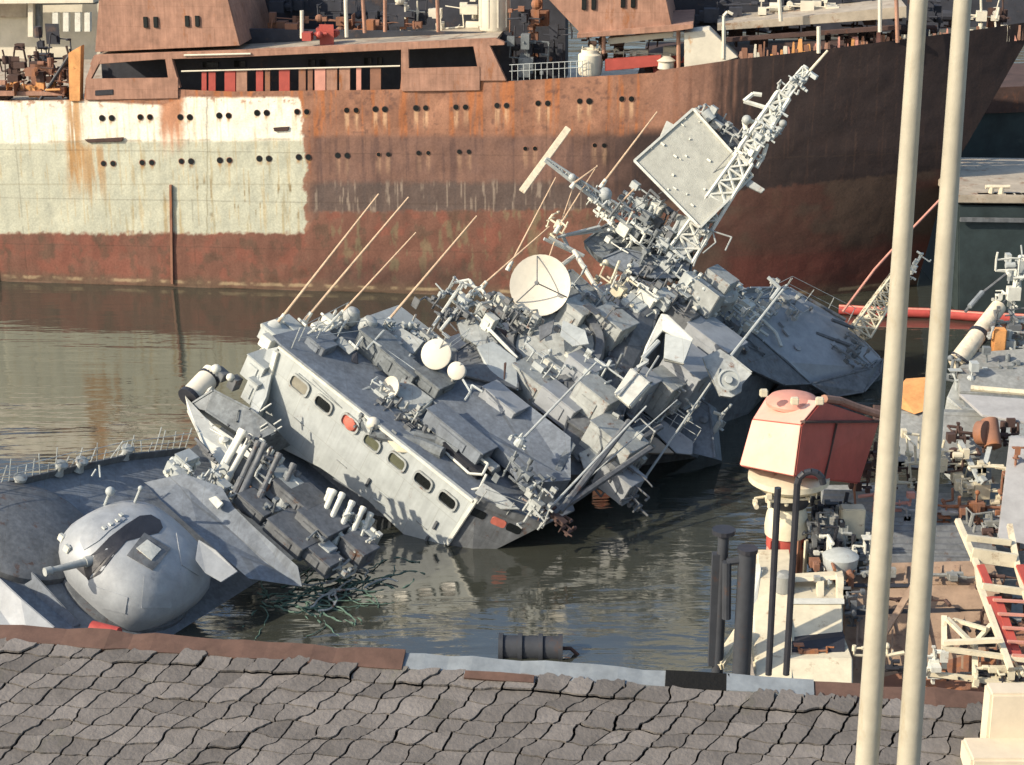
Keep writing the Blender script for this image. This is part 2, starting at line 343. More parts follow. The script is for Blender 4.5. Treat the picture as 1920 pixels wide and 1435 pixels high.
    # rust lines bleeding under the portholes
    for (x, y) in PORTS:
        for dx in (0, 18):
            d = np.abs(px-(x+dx)+(n2-.5)*3); L = 46 if x > 560 else 16
            rr = ss(6, 2, d)*ss(0, 6, py-y)*ss(L, L*.4, py-y)*(.35 + .5*(st2 > .48))
            cc = C(.52,.33,.20) if x > 600 else C(.35,.2,.08)
            if y > 262 and x > 600: rr = rr*.35
            col = mix(col, cc, np.clip(rr, 0, 1))
    col = mix(col, C(.05,.035,.03), ss(1.2,.4,np.abs(px-322))*ss(346,350,py)*ss(535,528,py)*.8)
    # weed and damp at the waterline
    wl = ss(.8, .1, h_ + (n1-.5)*.5); col = mix(col, C(.11,.075,.05), wl*.75)
    wl2 = ss(.12,.05,np.abs(h_-.28-(n2-.5)*.1)); col = mix(col, C(.42,.33,.2), wl2*.55*ss(.4,.6,n1))
    # plate seams
    for s_ in (2.1, 4.6, 7.2): col = mix(col, C(.06,.04,.03), ss(.035,.01,np.abs(h_-s_-w_*.01))*.35)
    col = mix(col, C(.06,.04,.03), (ss(.03,.008,np.abs(((w_/3.1)%1)-.5)*3.1))*.3*(n1>.45))
    me = bpy.data.meshes.new('hull'); N = nx*nz
    co = np.stack([Wg, Y, Hh], -1).reshape(-1, 3).astype(np.float32)
    I = np.arange(N).reshape(nz, nx); q = np.stack([I[:-1,:-1], I[:-1,1:], I[1:,1:], I[1:,:-1]], -1).reshape(-1, 4)
    me.vertices.add(N); me.vertices.foreach_set('co', co.ravel())
    me.loops.add(q.size); me.loops.foreach_set('vertex_index', q.ravel().astype(np.int32))
    me.polygons.add(len(q)); me.polygons.foreach_set('loop_start', np.arange(0, q.size, 4, dtype=np.int32)); me.polygons.foreach_set('loop_total', np.full(len(q), 4, dtype=np.int32))
    me.update(calc_edges=True); me.polygons.foreach_set('use_smooth', np.ones(len(q), bool))
    ca = me.color_attributes.new('paint', 'FLOAT_COLOR', 'POINT'); rgba = np.concatenate([col.reshape(-1,3), np.ones((N,1))], 1).astype(np.float32)
    ca.data.foreach_set('color', rgba.ravel())
    m = mat('hull_paint', (.3,.2,.1), rough=.8, bump=.25, bscale=5, spec=.3)
    n = m.node_tree.nodes; l = m.node_tree.links; at = n.new('ShaderNodeAttribute'); at.attribute_name = 'paint'
    no = n.new('ShaderNodeTexNoise'); no.inputs['Scale'].default_value = 9; no.inputs['Detail'].default_value = 8; no.inputs['Roughness'].default_value = .8
    tc = n.new('ShaderNodeTexCoord'); l.new(tc.outputs['Object'], no.inputs[0])
    mr = n.new('ShaderNodeMapRange'); mr.inputs[1].default_value = .3; mr.inputs[2].default_value = .7; mr.inputs[3].default_value = .72; mr.inputs[4].default_value = 1.22; l.new(no.outputs['Fac'], mr.inputs[0])
    vm = n.new('ShaderNodeVectorMath'); vm.operation = 'SCALE'; l.new(at.outputs['Color'], vm.inputs[0]); l.new(mr.outputs[0], vm.inputs['Scale'])
    l.new(vm.outputs[0], n['Principled BSDF'].inputs['Base Color'])
    me.materials.append(m)
    o = bpy.data.objects.new('hull', me); scene.collection.objects.link(o); o.parent = rusty
    return o
PORTS = [(191,222),(263,220),(338,220),(411,217),(482,212),(557,210),(650,207),(704,205),(780,203),(855,201),(932,198),(1009,194),(1087,190),(1166,186),
         (194,307),(267,305),(340,303),(412,301),(486,298),(560,295),(633,292),(710,290),(785,287),(861,285),(985,279),(1115,273)]
rr0 = random.Random(2)
hull_side()
# the far side and transom of the hull, and the deck
mb = MB(); a = TW[0]; b = F(1500,100)
b = F(1150,100); mb.prism([(a.x,.25,-1.2),(b.x,.6,-1.2),(b.x+9,9,-1.2),(b.x,15,-1.2),(a.x,15,-1.2)], (0,0,F(600,190).z+.8))
mb.build('deck', 'deck_tan', rusty)
b = F(1500,100); mb = MB(); mb.prism([(b.x-8,.9,F(1300,150,0).z),(b.x,3,F(1500,130).z),(F(1780,110).x,6,F(1900,110).z-.3),(F(1780,110).x,9,F(1900,110).z-.3),(b.x-8,13,F(1300,150,0).z)], (0,0,-2)); mb.build('fore_deck', 'rust_dark', rusty)
for i, (x, y) in enumerate(PORTS):
    for dx in (0, 18):
        p = F(x+dx, y); yb = float(bow_back(p.x, p.z))
        r_ = .145 if not (y > 262 and x > 700) else .115
        mb = MB(); n_ = 16
        yd = yb + float(hull_dent(np.array([p.x]), np.array([p.z]))[0])
        mb.lathe((p.x, p.y+yd+.03, p.z), (0,-1,0), [(r_*1.16, 0), (r_*1.16, .05), (r_*.92, .05), (r_*.92, .045)], n_)
        o = mb.build('porthole', 'rust_brown' if rr0.random() < .6 else 'rust_dark', rusty)
        mb = MB(); mb.lathe((p.x, p.y+yd+.02, p.z), (0,-1,0), [(r_*.95, 0), (r_*.95, .047), (.01, .048)], n_); mb.build('glass', M('black_glass'), o)
# ---- open gallery with white and red boards
def fprism(poly, off, th, m, name, par=None, bevel=.02):
    mb = MB(); mb.prism([F(x, y, off) for x, y in poly], (0, th, 0)); return mb.build(name, m, par or rusty, bevel=bevel)
fprism([(168,122),(176,104),(440,95),(930,72),(946,80),(946,85),(440,108),(300,112)], -.05, .35, 'rust_light', 'roof_edge')
mb = MB(); A_ = [F(176,104,0), F(440,95,0), F(930,72,0)]
for p, q in zip(A_[:-1], A_[1:]): mb.prism([p+V((0,.02,-.05)), q+V((0,.02,-.05)), q+V((0,5.2,-.05)), p+V((0,5.2,-.05))], (0,0,-.15))
mb.build('gallery_roof', 'deck_tan', rusty)
mb = MB(); p = F(160,170,0); q = F(948,140,0)
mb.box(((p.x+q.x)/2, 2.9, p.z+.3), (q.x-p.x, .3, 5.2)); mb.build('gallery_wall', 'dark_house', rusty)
mb = MB()
for x, y, ww, hh in ((585,118,13,12),(605,118,11,12),(690,115,14,13),(712,115,9,14),(395,122,30,10),(450,120,22,12)):
    c = F(x, y, 2.7); mb.box(c, (ww/36, .1, hh/36))
mb.build('gallery_window', 'black_glass', rusty)
for pl in ([(309,108),(322,108),(338,165),(318,168)], [(752,88),(766,88),(768,170),(752,170)], [(886,80),(915,78),(950,152),(900,152)], [(160,150),(172,118),(182,106),(190,112),(170,150)]):
    fprism(pl, -.06, .3, 'rust_light', 'gallery_post')
fprism([(754,129),(900,125),(900,170),(754,172)], -.09, .1, 'rust_light', 'bulwark_plate')
fprism([(160,148),(334,146),(334,185),(160,188)], -.09, .1, 'rust_light', 'bulwark_plate')
rr = random.Random(3)
x = 378
while x < 712:
    ww = rr.choice([9, 13, 20]); m_ = rr.choice(['rust_light', 'rust_light', 'pink_paint', 'pink_paint', 'red_paint', 'rust_brown'])
    yy = 136-(x-378)*.03
    mb = MB(); mb.prism([F(x, yy, .12), F(x+ww, yy, .12), F(x+ww, 172, .12), F(x, 172, .12)], (0, .12, 0)); mb.build('gallery_board', m_, rusty)
    x += ww + rr.choice([2, 4, 12, 17])
mb = MB()
for x0, x1 in ((340,750),): mb.tube(F(x0, 134, .05), F(x1, 124, .05), .04)
mb.tube(F(345,104,-.1), F(470,101,-.1), .05)
mb.build('gallery_rail', 'off_white', rusty)
# ---- raised deckhouses
def deckhouse(poly, off, depth, m, wins, name='deckhouse', wsz=(8, 20)):
    o = fprism(poly, off, depth, m, name)
    for x, y in wins:
        mb = MB(); c = F(x, y, off-.03); mb.box(c, (wsz[0]/36, .12, wsz[1]/36)); wv = mb.build('window', 'black_glass', o, bevel=.02)
    return o
deckhouse([(178,98),(190,-60),(412,-60),(450,86)], .3, 7, 'rust_light', [(273,42),(292,42),(351,40),(370,40)])
deckhouse([(1088,62),(1020,-10),(1015,-60),(1236,-60),(1260,50)], .3, 7, 'rust_light', [(1095,8),(1113,8),(1168,4),(1187,4)])
fprism([(400,80),(400,-90),(1060,-90),(1060,150),(940,150),(930,80)], 8.5, 2, 'dark_house', 'engine_casing', bevel=0)
fprism([(1240,60),(1250,-90),(2000,-90),(1980,40),(1700,60)], 9.5, 2, 'dark_house', 'engine_casing', bevel=0)
mb = MB(); p = F(925, 52, 3.0); mb.lathe((p.x, 3.6, p.z-.2), (0,0,1), [(.75,0),(.8,.1),(.78,3.8),(.3,4.1)], 24)
for i in range(10): mb.box((p.x+.8*math.cos(i*.63), 3.6+.8*math.sin(i*.63), p.z+1.6), (.07,.07,3.2))
mb.build('ventilator', 'off_white', rusty, smooth=True)
for (cx, cy, wx, hx, off, nn, m_) in ((700,30,230,60,5,60,'dark_house'),(640,40,300,50,4,36,'rust_brown'),(820,25,180,60,5,36,'off_white'),(560,10,90,60,6,20,'dark_house'),(1010,90,110,120,2.5,60,'dark_house'),(1000,70,90,130,3,24,'rust_brown'),(985,110,90,70,1.6,20,'ship_teal'),
        (1160,95,140,50,3,40,'rust_dark'),(1190,100,140,40,2,18,'off_white'),(1230,118,110,20,1.5,14,'red_paint'),(1520,60,330,60,4,90,'rust_dark'),(1500,10,330,60,5,50,'dark_house'),(1560,14,260,30,4,26,'off_white'),
        (1320,30,140,60,4,30,'dark_house'),(1800,40,190,80,5,50,'rust_dark'),(1840,30,100,60,4,16,'off_white'),(1740,30,70,70,4,30,'dark_house'),
        (70,135,150,80,1.2,80,'rust_dark'),(70,150,130,60,.8,40,'rust_brown'),(90,110,90,90,2,30,'dark_house'),(60,165,120,30,.6,16,'orange_rust'),(600,64,60,20,.6,10,'red_paint')):
    mb = MB(); c = F(cx, cy, off); greeble(mb, rr, c, (wx/36, 1.5, hx/36), nn, WA, .2, .9, .5)
    mb.build('deck_machinery', m_, rusty)
fprism([(1082,64),(1258,48),(1300,46),(1300,54),(1258,60),(1082,72)], -.1, 6, 'rust_light', 'deck_edge')
for x0, y0, x1, y1 in ((1132,60,1132,100),(1272,52,1272,128),(722,0,722,60),(680,-10,684,62),(566,20,566,72),(648,0,650,70),(820,0,822,60),(1357,50,1358,110),(1460,-20,1464,40),(1535,50,1535,100),(1650,0,1650,60),(1680,-20,1683,80)):
    mb = MB(); mb.tube(F(x0, y0, .6), F(x1, y1, .6), .1); mb.build('deck_post', rr.choice(['off_white', 'rust_light', 'rust_light']), rusty)
fprism([(1283,62),(1330,56),(1384,108),(1350,118),(1283,128)], .3, 1.6, 'off_white', 'winch_housing')
fprism([(1140,72),(1262,60),(1262,70),(1140,84)], .8, .5, 'off_white', 'deck_beam')
fprism([(1134,112),(1240,104),(1240,124),(1134,134)], .6, .3, 'red_paint', 'deck_beam')
mb = MB(); p = F(1106,140,.8); mb.lathe(p, (0,0,1), [(.55,0),(.6,.1),(.6,1.0),(.45,1.1),(.45,1.25)], 20); greeble(mb, rr, p+V((0,0,1.3)), (1.1,.6,.3), 8, WA, .1, .3)
mb.build('capstan', 'off_white', rusty, smooth=True)
mb = MB(); p = F(1248,132,.8); mb.lathe(p, (0,0,1), [(.3,0),(.42,.1),(.42,.4),(.5,.5),(.2,.7)], 16); mb.build('mooring_bollard', 'off_white', rusty, smooth=True)
fprism([(1345,46),(1700,12),(1700,34),(1345,58)], 1.5, 3.5, 'deck_tan', 'upper_deck')
fprism([(1360,72),(1690,48),(1690,56),(1360,80)], 1.0, .4, 'rust_dark', 'deck_beam')
mb = MB(); mb.path([F(1356,110,.3), F(1357,30,.3), F(1364,22,.3), F(1374,27,.3)], .08); mb.build('vent_pipe', 'off_white', rusty)
for i in range(84):
    x = 1385+i*6.6+rr.random()*4; y = 111-(x-1380)*.085-rr.random()*8; p = F(x, y, .35 + float(bow_back(F(x,y).x, 9)))
    mb = MB(); q = rr.uniform(.1,.4); hh = rr.uniform(.25,.85); mb.prism([p+V((-q/2,0,-.3)), p+V((q/2,0,-.3)), p+V((q/2*rr.uniform(.1,1),0,hh-.3)), p+V((-q/2*rr.uniform(.2,1),0,hh-.3))], (0,rr.uniform(.06,.3),0))
    mb.build('bulwark_stay', rr.choice(['off_white','orange_rust','rust_light','rust_brown','pink_paint','rust_light','rust_dark']), rusty)
mb = MB(); 
for i in range(14):
    x = 960+i*11; mb.tube(F(x,152-(x-950)*.05,.1), F(x,122-(x-950)*.05,.1), .018)
for y in (122,134): mb.tube(F(955,y,.1), F(1100,y-8,.1), .02)
mb.build('guard_rail', 'ship_grey', rusty)
# fixed ladder posts, slant derrick, tan post on the left
mb = MB(); mb.tube(F(133,100,.2), F(75,188,.2), .09); mb.build('derrick', 'black_steel', rusty)
fprism([(128,100),(152,86),(150,190),(130,190)], -.12, .5, 'orange_rust', 'side_post')
fprism([(-250,150),(10,152),(10,160),(-250,158)], .1, .3, 'rust_light', 'bulwark_cap'); fprism([(-250,172),(90,172),(120,180),(-250,182)], .1, .3, 'rust_light', 'bulwark_cap')
# paler scraped marks and a ladder of welded rungs on the side
mb = MB(); mb.bar(F(320,347,-.05), F(323,532,-.05), .16, .12); mb.build('fender_strip', 'rust_brown', rusty)
for pl in ([(158,262),(232,258),(228,266),(165,268)], [(512,240),(542,238),(540,246),(514,247)]): fprism(pl, -.08, .1, 'rust_dark', 'side_scuttle')
mb = MB(); mb.bar(F(1385,503,0)+V((0,1.6,0)), F(1460,497,0)+V((0,2.2,0)), .1, .1); mb.build('draught_bar', 'pink_paint', rusty)
mb = MB(); mb.box(F(590,178,-.05),(0,0,0)) if False else None
fprism([(178,170),(212,168),(212,178),(178,180)], -.13, .1, 'black_steel', 'fairlead')

# ---- white superstructure of another vessel behind on the left
wh = thing('white_ship', 'cream white ship superstructure behind the rusty ship at the left', 'ship', F(60,60,16)+FA)
def wprism(poly, Yoff, th, m, name, bevel=.02):
    mb = MB(); P = []
    for x, y in poly:
        l_ = F(x, y, Yoff); P.append(FA + fx_*l_.x + fy_*l_.y + fz_*l_.z - wh.location)
    mb.prism(P, fy_*th); return mb.build(name, m, wh, bevel=bevel)
wprism([(-300,400),(-300,-120),(190,-120),(190,400)], 17, 6, 'off_white', 'wall')
wprism([(-300,35),(50,33),(50,-60),(-300,-60)], 16.5, .5, 'deck_tan', 'window_band')
wprism([(52,70),(62,70),(62,-60),(52,-60)], 15, .4, 'off_white', 'post')
wprism([(60,68),(75,68),(75,10),(180,8),(180,0),(60,0)], 15.4, .5, 'ship_teal', 'recess')
wprism([(-300,2),(175,-2),(175,6),(-300,10)], 14.5, 1.6, 'off_white', 'deck_edge')
for x in (98,118,140,158): wprism([(x,60),(x+11,60),(x+11,24),(x,24)], 15, .3, 'ship_white', 'panel')

# ------------------------------------------------------------ the capsized warship
def ship_axes(sa, ua, ta):
    A = np.array([[math.cos(2*rad(v)) for v in (sa,ua,ta)], [math.sin(2*rad(v)) for v in (sa,ua,ta)], [1,1,1]])
    a, b, c = np.sqrt(np.linalg.solve(A, [0, 0, 2.]))
    f = lambda k, g, sg: CR*(k*math.cos(rad(g))) + CU*(k*math.sin(rad(g))) + CB*(sg*math.sqrt(1-k*k))
    return f(a, sa, 1), f(c, ta, -1), f(b, ua, 1)
SX, SY, SZ = ship_axes(-38.5, 62, 24.5)          # starboard-to-port, forward-to-aft, keel-to-masthead
SO = Z(835, 1022); SR = Matrix((SX, SY, SZ)).transposed()
def LK(x, y, k):
    P = G(x, y, k)-SO; return V((P.dot(SX), P.dot(SY), P.dot(SZ)))
def LP(x, y, ax, v):
    r = ray(x, y); rl = V((r.dot(SX), r.dot(SY), r.dot(SZ))); c = CAM-SO; cl = V((c.dot(SX), c.dot(SY), c.dot(SZ)))
    return cl + rl*((v-cl[ax])/rl[ax])
war = thing('warship', 'grey warship heeled over and half sunk, masts and radar leaning right', 'warship', SO, rotm=SR)
X1, Y1, Z1 = V((1,0,0)), V((0,1,0)), V((0,0,1))
rs = random.Random(11)
def P_(name, m, mb, par=None, **kw): return mb.build(name, m, par or war, **kw)
def tubes(name, m, lst, r, par=None, n=6):
    for seg in lst: mb = MB(); mb.path([LK(*p) for p in seg], r, n); o = P_(name, m, mb, par)
    return o
def boxes(name, m, lst, par=None, bevel=.02):
    for (x, y, k, d) in lst:
        mb = MB(); c = LK(x, y, k); mb.box(c, d)
        if max(d) > .6:      # lids, hinges and a foot so that no locker is a bare block
            mb.box(c+Z1*(d[2]/2+.02), (d[0]*1.06, d[1]*1.06, .05)); mb.box(c-Z1*(d[2]/2), (d[0]*1.1, d[1]*.9, .06))
            mb.box(c-Y1*(d[1]/2+.02), (d[0]*.5, .05, d[2]*.6)); mb.box(c+X1*(d[0]/2+.02)+Z1*d[2]*.1, (.05, d[1]*.3, d[2]*.3))
        o = P_(name, m, mb, par, bevel=bevel)
    return o
def rail(pts, h=.95, sp=1.1, name='guard_rail', m='ship_grey', r=.02):
    mb = MB()
    for a, b in zip(pts[:-1], pts[1:]):
        a, b = V(a), V(b); L = (b-a).length; n = max(1, round(L/sp))
        for i in range(n+1):
            p = a.lerp(b, i/n); q = p+V((rs.uniform(-.08,.08), rs.uniform(-.05,.05), h*rs.uniform(.85,1.05))); mb.tube(p, q, r, n=5)
        for hh in (.5, 1): mb.tube(a+Z1*h*hh, b+Z1*h*hh, r*.7, n=5)
    return P_(name, m, mb)
def rrect(c, ax, az, w_, h_, r_, n=4):
    pts = []
    for (sx, sz, a0) in ((1,1,0),(-1,1,90),(-1,-1,180),(1,-1,270)):
        for i in range(n+1):
            a = rad(a0+90*i/n); pts.append(c + ax*(sx*(w_/2-r_)+r_*math.cos(a)) + az*(sz*(h_/2-r_)+r_*math.sin(a)))
    return pts
def dish(name, c, nrm, R_, m, depth=.22, par=None, feed=True, rim=.04):
    nrm = V(nrm).normalized(); mb = MB(); prof = []
    N = 8
    for i in range(N+1): r_ = R_*i/N; prof.append((max(r_, .001), depth*(r_/R_)**2))
    for i in range(N, -1, -1): r_ = R_*i/N; prof.append((max(r_, .001)+(.01 if i == N else 0), depth*(r_/R_)**2-rim-.02))
    mb.lathe(c, nrm, prof, 32)
    o = P_(name, m, mb, par, smooth=True)
    if feed:
        x = nrm.orthogonal().normalized(); y = nrm.cross(x); mb = MB(); f = V(c)+nrm*(R_*.75)
        for a in (0.4, 2.5, 4.6): mb.tube(V(c)+(x*math.cos(a)+y*math.sin(a))*R_*.95+nrm*depth, f, .025)
        mb.tube(f-nrm*.05, f+nrm*.15, .08); mb.build('feed_arm', M('ship_dark'), o)
    return o
TOCAM = V((CB.dot(SX), CB.dot(SY), CB.dot(SZ)))
def facing(dx, dy, dz=1.):   # direction from screen right, screen up, toward the viewer
    d = CR*dx + CU*dy + CB*dz; return V((d.dot(SX), d.dot(SY), d.dot(SZ))).normalized()
# ---- hull and deck
star = [LP(345,846,2,-1.75), LP(240,858,2,-1.75), LP(130,882,2,-1.75), LP(0,913,2,-1.75), LP(-140,965,2,-1.75)]
out = [(-8.9,34),(-9.6,20),(-9.9,8),(-9.9,0)] + [(p.x, p.y) for p in star] + [(-8.6,-15.4),(-6.2,-16.6)]
CX = -4.6
prt = [(2*CX-x, y) for x, y in out][::-1]
ring = out + [(CX,-17)] + prt
def lev(u, f, dz=0): return [(CX+(x-CX)*f, (y if y > -5 else -5+(y+5)*(.6+.4*f)), u) for x, y in ring]
mb = MB(); L0 = lev(-1.95, 1); L1 = lev(-3.2, .96); L2 = lev(-5.2, .78); L3 = lev(-6.8, .35); n = len(ring)
mb.add(L0+L1+L2+L3, [tuple(range(n))] + [(j*n+i, j*n+(i+1)%n, (j+1)*n+(i+1)%n, (j+1)*n+i) for j in range(3) for i in range(n)] + [tuple(range(3*n, 4*n))[::-1]])
P_('hull', 'ship_hullpaint', mb)
mb = MB(); mb.prism([V((x*.995+CX*.005, y, -1.94)) for x, y in ring], (0,0,.06)); P_('fore_deck', 'ship_deck', mb)
# bulwark plate along the starboard bow with fairleads and bent stanchions
mb = MB()
edge = [V((p.x, p.y, -1.85)) for p in star]
for a, b in zip(edge[:-1], edge[1:]): mb.bar(a+V((0,0,.12)), b+V((0,0,.12)), .08, .3)
P_('bulwark', 'ship_dark', mb, bevel=.01)
mb = MB()
for a, b in zip(edge[:-1], edge[1:]):
    for i in range(9):
        p = a.lerp(b, i/9); mb.tube(p+Z1*.2, p+V((rs.uniform(-.25,.1), rs.uniform(-.2,.2), rs.uniform(.6,1.15))), .022, n=5)
    for h in (.6,.95): mb.tube(a+Z1*h, b+Z1*h*.9, .014, n=5)
P_('guard_rail', 'ship_grey', mb)
for x, y in ((112,880),(150,873),(35,905),(236,850)):
    p = LP(x, y, 2, -1.6); mb = MB(); mb.lathe(p-Z1*.2, Z1, [(.2,0),(.16,.08),(.13,.3),(.22,.36),(.22,.46),(.1,.5)], 14); P_('mooring_bollard', 'ship_grey_worn', mb, smooth=True)
tubes('deck_pipe', 'ship_grey', [[(172,893,59),(180,880,59)],[(188,895,59),(186,872,59)]], .03)
# chain locker hump ahead of the turret and light side strake at the lower left
c = LP(45, 1000, 2, -1.8); mb = MB(); mb.lathe(c-Z1*.1, Z1, [(2.3,0),(2.3,.25),(2.1,.4),(.5,.55)], 32); P_('deck_plinth', 'ship_dark', mb, smooth=True)
mb = MB(); pl = [LK(-60,1060,56.0), LK(0,1085,55.5), LK(40,1122,55), LK(103,1176,54.4), LK(60,1230,54), LK(-60,1230,54)]; mb.prism(pl, facing(0,-.3,-1)*.25); P_('wave_plate', 'turret_paint', mb, bevel=.03)
mb = MB(); pl = [LK(0,1040,57), LK(60,1072,56.6), LK(150,1170,56), LK(120,1190,56), LK(0,1090,56.4)]; mb.prism(pl, facing(0,-.3,-1)*.2); P_('wave_plate', 'ship_deck', mb, bevel=.03)
# ---- turret
tb = LP(238,1095,2,-1.85)
ta = (Z1 + facing(0,0,1)*.12).normalized()
def turret():
    ax_ = (Z1*1.0 + V((0,0,0))).normalized()
    prof = [(1.35,-1.0),(1.5,-.75),(1.95,.0),(2.2,.62),(2.26,.95),(2.20,1.25),(1.98,1.68),(1.62,2.02),(1.1,2.26),(.6,2.36),(.01,2.40)]
    mb = MB(); n = 40; x = X1; y = Y1; vs = []
    for r_, h in prof:
        for i in range(n):
            a = 2*math.pi*i/n; q = 3.4; ca, sa = math.cos(a), math.sin(a)
            sq = (abs(ca)**q+abs(sa)**q)**(-1/q)*.75 + .25
            vs.append(tb + (x*ca*1.03 + y*sa*.97)*r_*sq*.985 + Z1*h)
    fs = [(j*n+i, j*n+(i+1)%n, (j+1)*n+(i+1)%n, (j+1)*n+i) for j in range(len(prof)-1) for i in range(n)]
    mb.add(vs, fs + [tuple(range(n))[::-1], tuple(range((len(prof)-1)*n, len(prof)*n))])
    t = P_('gun_turret', 'turret_paint', mb, smooth=True); t.data.set_sharp_from_angle(angle=rad(24))
    mb = MB(); mb.lathe(tb-Z1*.1, Z1, [(2.15,0),(2.15,.22),(1.9,.3)], 40); mb.build('turret_ring', M('ship_dark'), t, smooth=True)
    # surface finder: nearest turret depth on a sight line
    from mathutils.bvhtree import BVHTree
    bv = BVHTree.FromPolygons([tuple(v) for v in mb_v(t)], [tuple(p.vertices) for p in t.data.polygons])
    c0 = CAM-SO; cl = V((c0.dot(SX), c0.dot(SY), c0.dot(SZ)))
    def S(px, py, lift=0.):
        r = ray(px, py).normalized(); rl = V((r.dot(SX), r.dot(SY), r.dot(SZ)))
        h = bv.ray_cast(cl, rl)
        if h[0] is None: return None, None
        return h[0]+h[1].normalized()*lift*(1 if h[1].dot(rl) < 0 else -1), (h[1] if h[1].dot(rl) < 0 else -h[1])
    def patch(pts, name, m, lift=.03, sink=.08, bevel=.01):
        # a thin shell plate that follows the turret skin inside the outline
        top = [];
        for a, b in zip(pts, pts[1:]+pts[:1]):
            for i in range(4): top.append((a[0]+(b[0]-a[0])*i/4, a[1]+(b[1]-a[1])*i/4))
        cx = sum(p[0] for p in top)/len(top); cy = sum(p[1] for p in top)/len(top)
        rings = [[(cx+(p[0]-cx)*f, cy+(p[1]-cy)*f) for p in top] for f in (1, .66, .33)]
        vs = []; m_ = MB(); N = len(top)
        for rg in rings:
            for p in rg:
                q, nn = S(*p, lift); vs.append(q if q is not None else (vs[-1] if vs else tb))
        q, nn = S(cx, cy, lift); vs.append(q)
        fs = [(j*N+i, j*N+(i+1)%N, (j+1)*N+(i+1)%N, (j+1)*N+i) for j in range(2) for i in range(N)] + [(2*N+i, 2*N+(i+1)%N, 3*N) for i in range(N)]
        inner = [V(v)-S(*p, 0)[1]*sink if S(*p, 0)[1] is not None else v for v, p in zip(vs[:N], rings[0])]
        m_.add(vs+inner, fs+[(i,(i+1)%N,3*N+1+(i+1)%N,3*N+1+i) for i in range(N)]); return m_.build(name, M(m), t, smooth=True)
    patch([(148,1062),(166,1088),(188,1076),(212,1044),(240,1012),(270,998),(297,1000),(305,990),(300,976),(283,966),(262,968),(235,985),(205,1008),(180,1034),(158,1052)], 'barrel_slot', 'black_steel', .02)
    patch([(144,1066),(166,1086),(176,1072),(200,1046),(188,1040),(160,1058)], 'slot_seal', 'black_steel', .025)
    patch([(238,1042),(270,1000),(320,1030),(286,1070)], 'sight_port_frame', 'ship_dark', .035)
    patch([(255,1030),(275,1014),(301,1032),(283,1052)], 'sight_port', 'ship_white', .06)
    patch([(150,1015),(158,1032),(185,1015),(205,996),(236,974),(225,966),(200,962),(175,972),(158,992)], 'armour_panel', 'turret_paint', .03)
    for px, py in ((196,992),(208,985),(220,978),(227,968)):
        q, nn = S(px, py, .06); m_ = MB(); m_.box(q, (.12,.12,.05), [X1,Y1,Z1]); m_.build('access_plate', M('ship_white'), t)
    a, _ = S(180, 1042, -.3); b = LK(96, 1070, (G(0,0,1)-CAM).length*0 + depth_of(a)-1.1)
    m_ = MB(); m_.tube(a, a.lerp(b,.3), .2, .17, 14); m_.tube(a.lerp(b,.25), b, .13, .10, 14); m_.tube(b, b+(b-a).normalized()*.22, .14, .14, 14)
    m_.build('gun_barrel', M('ship_grey_worn'), t, smooth=True)
    for px, py in ((205,926),(262,920)):
        q = LK(px, py, depth_of(tb)-.2); m_ = MB(); m_.tube(q-Z1*.5, q+Z1*.05, .05); m_.ball(q+Z1*.1, .16 if px < 240 else .09); m_.build('sight_post', M('ship_grey'), t, smooth=True)
    for px, py in ((118,1010),(122,990),(128,1030)):
        q, _ = S(px, py, .05)
        if q: m_ = MB(); m_.box(q, (.22,.14,.25)); m_.build('turret_bracket', M('ship_white'), t, bevel=.02)
    for pl in (((330,1000),(365,1030),(372,1080),(340,1060)),((180,1100),(240,1120),(235,1150),(190,1140)),((270,1080),(330,1090),(320,1140),(265,1140))):
        patch(list(pl), 'skirt_panel', 'turret_paint', .03)
    # lower skirt plates where the paint is dull and stained
    return t
def mb_v(o): return [v.co[:] for v in o.data.vertices]
def depth_of(l):
    Wp = SO + SX*l.x + SY*l.y + SZ*l.z - CAM; return -Wp.dot(CB)
turret()
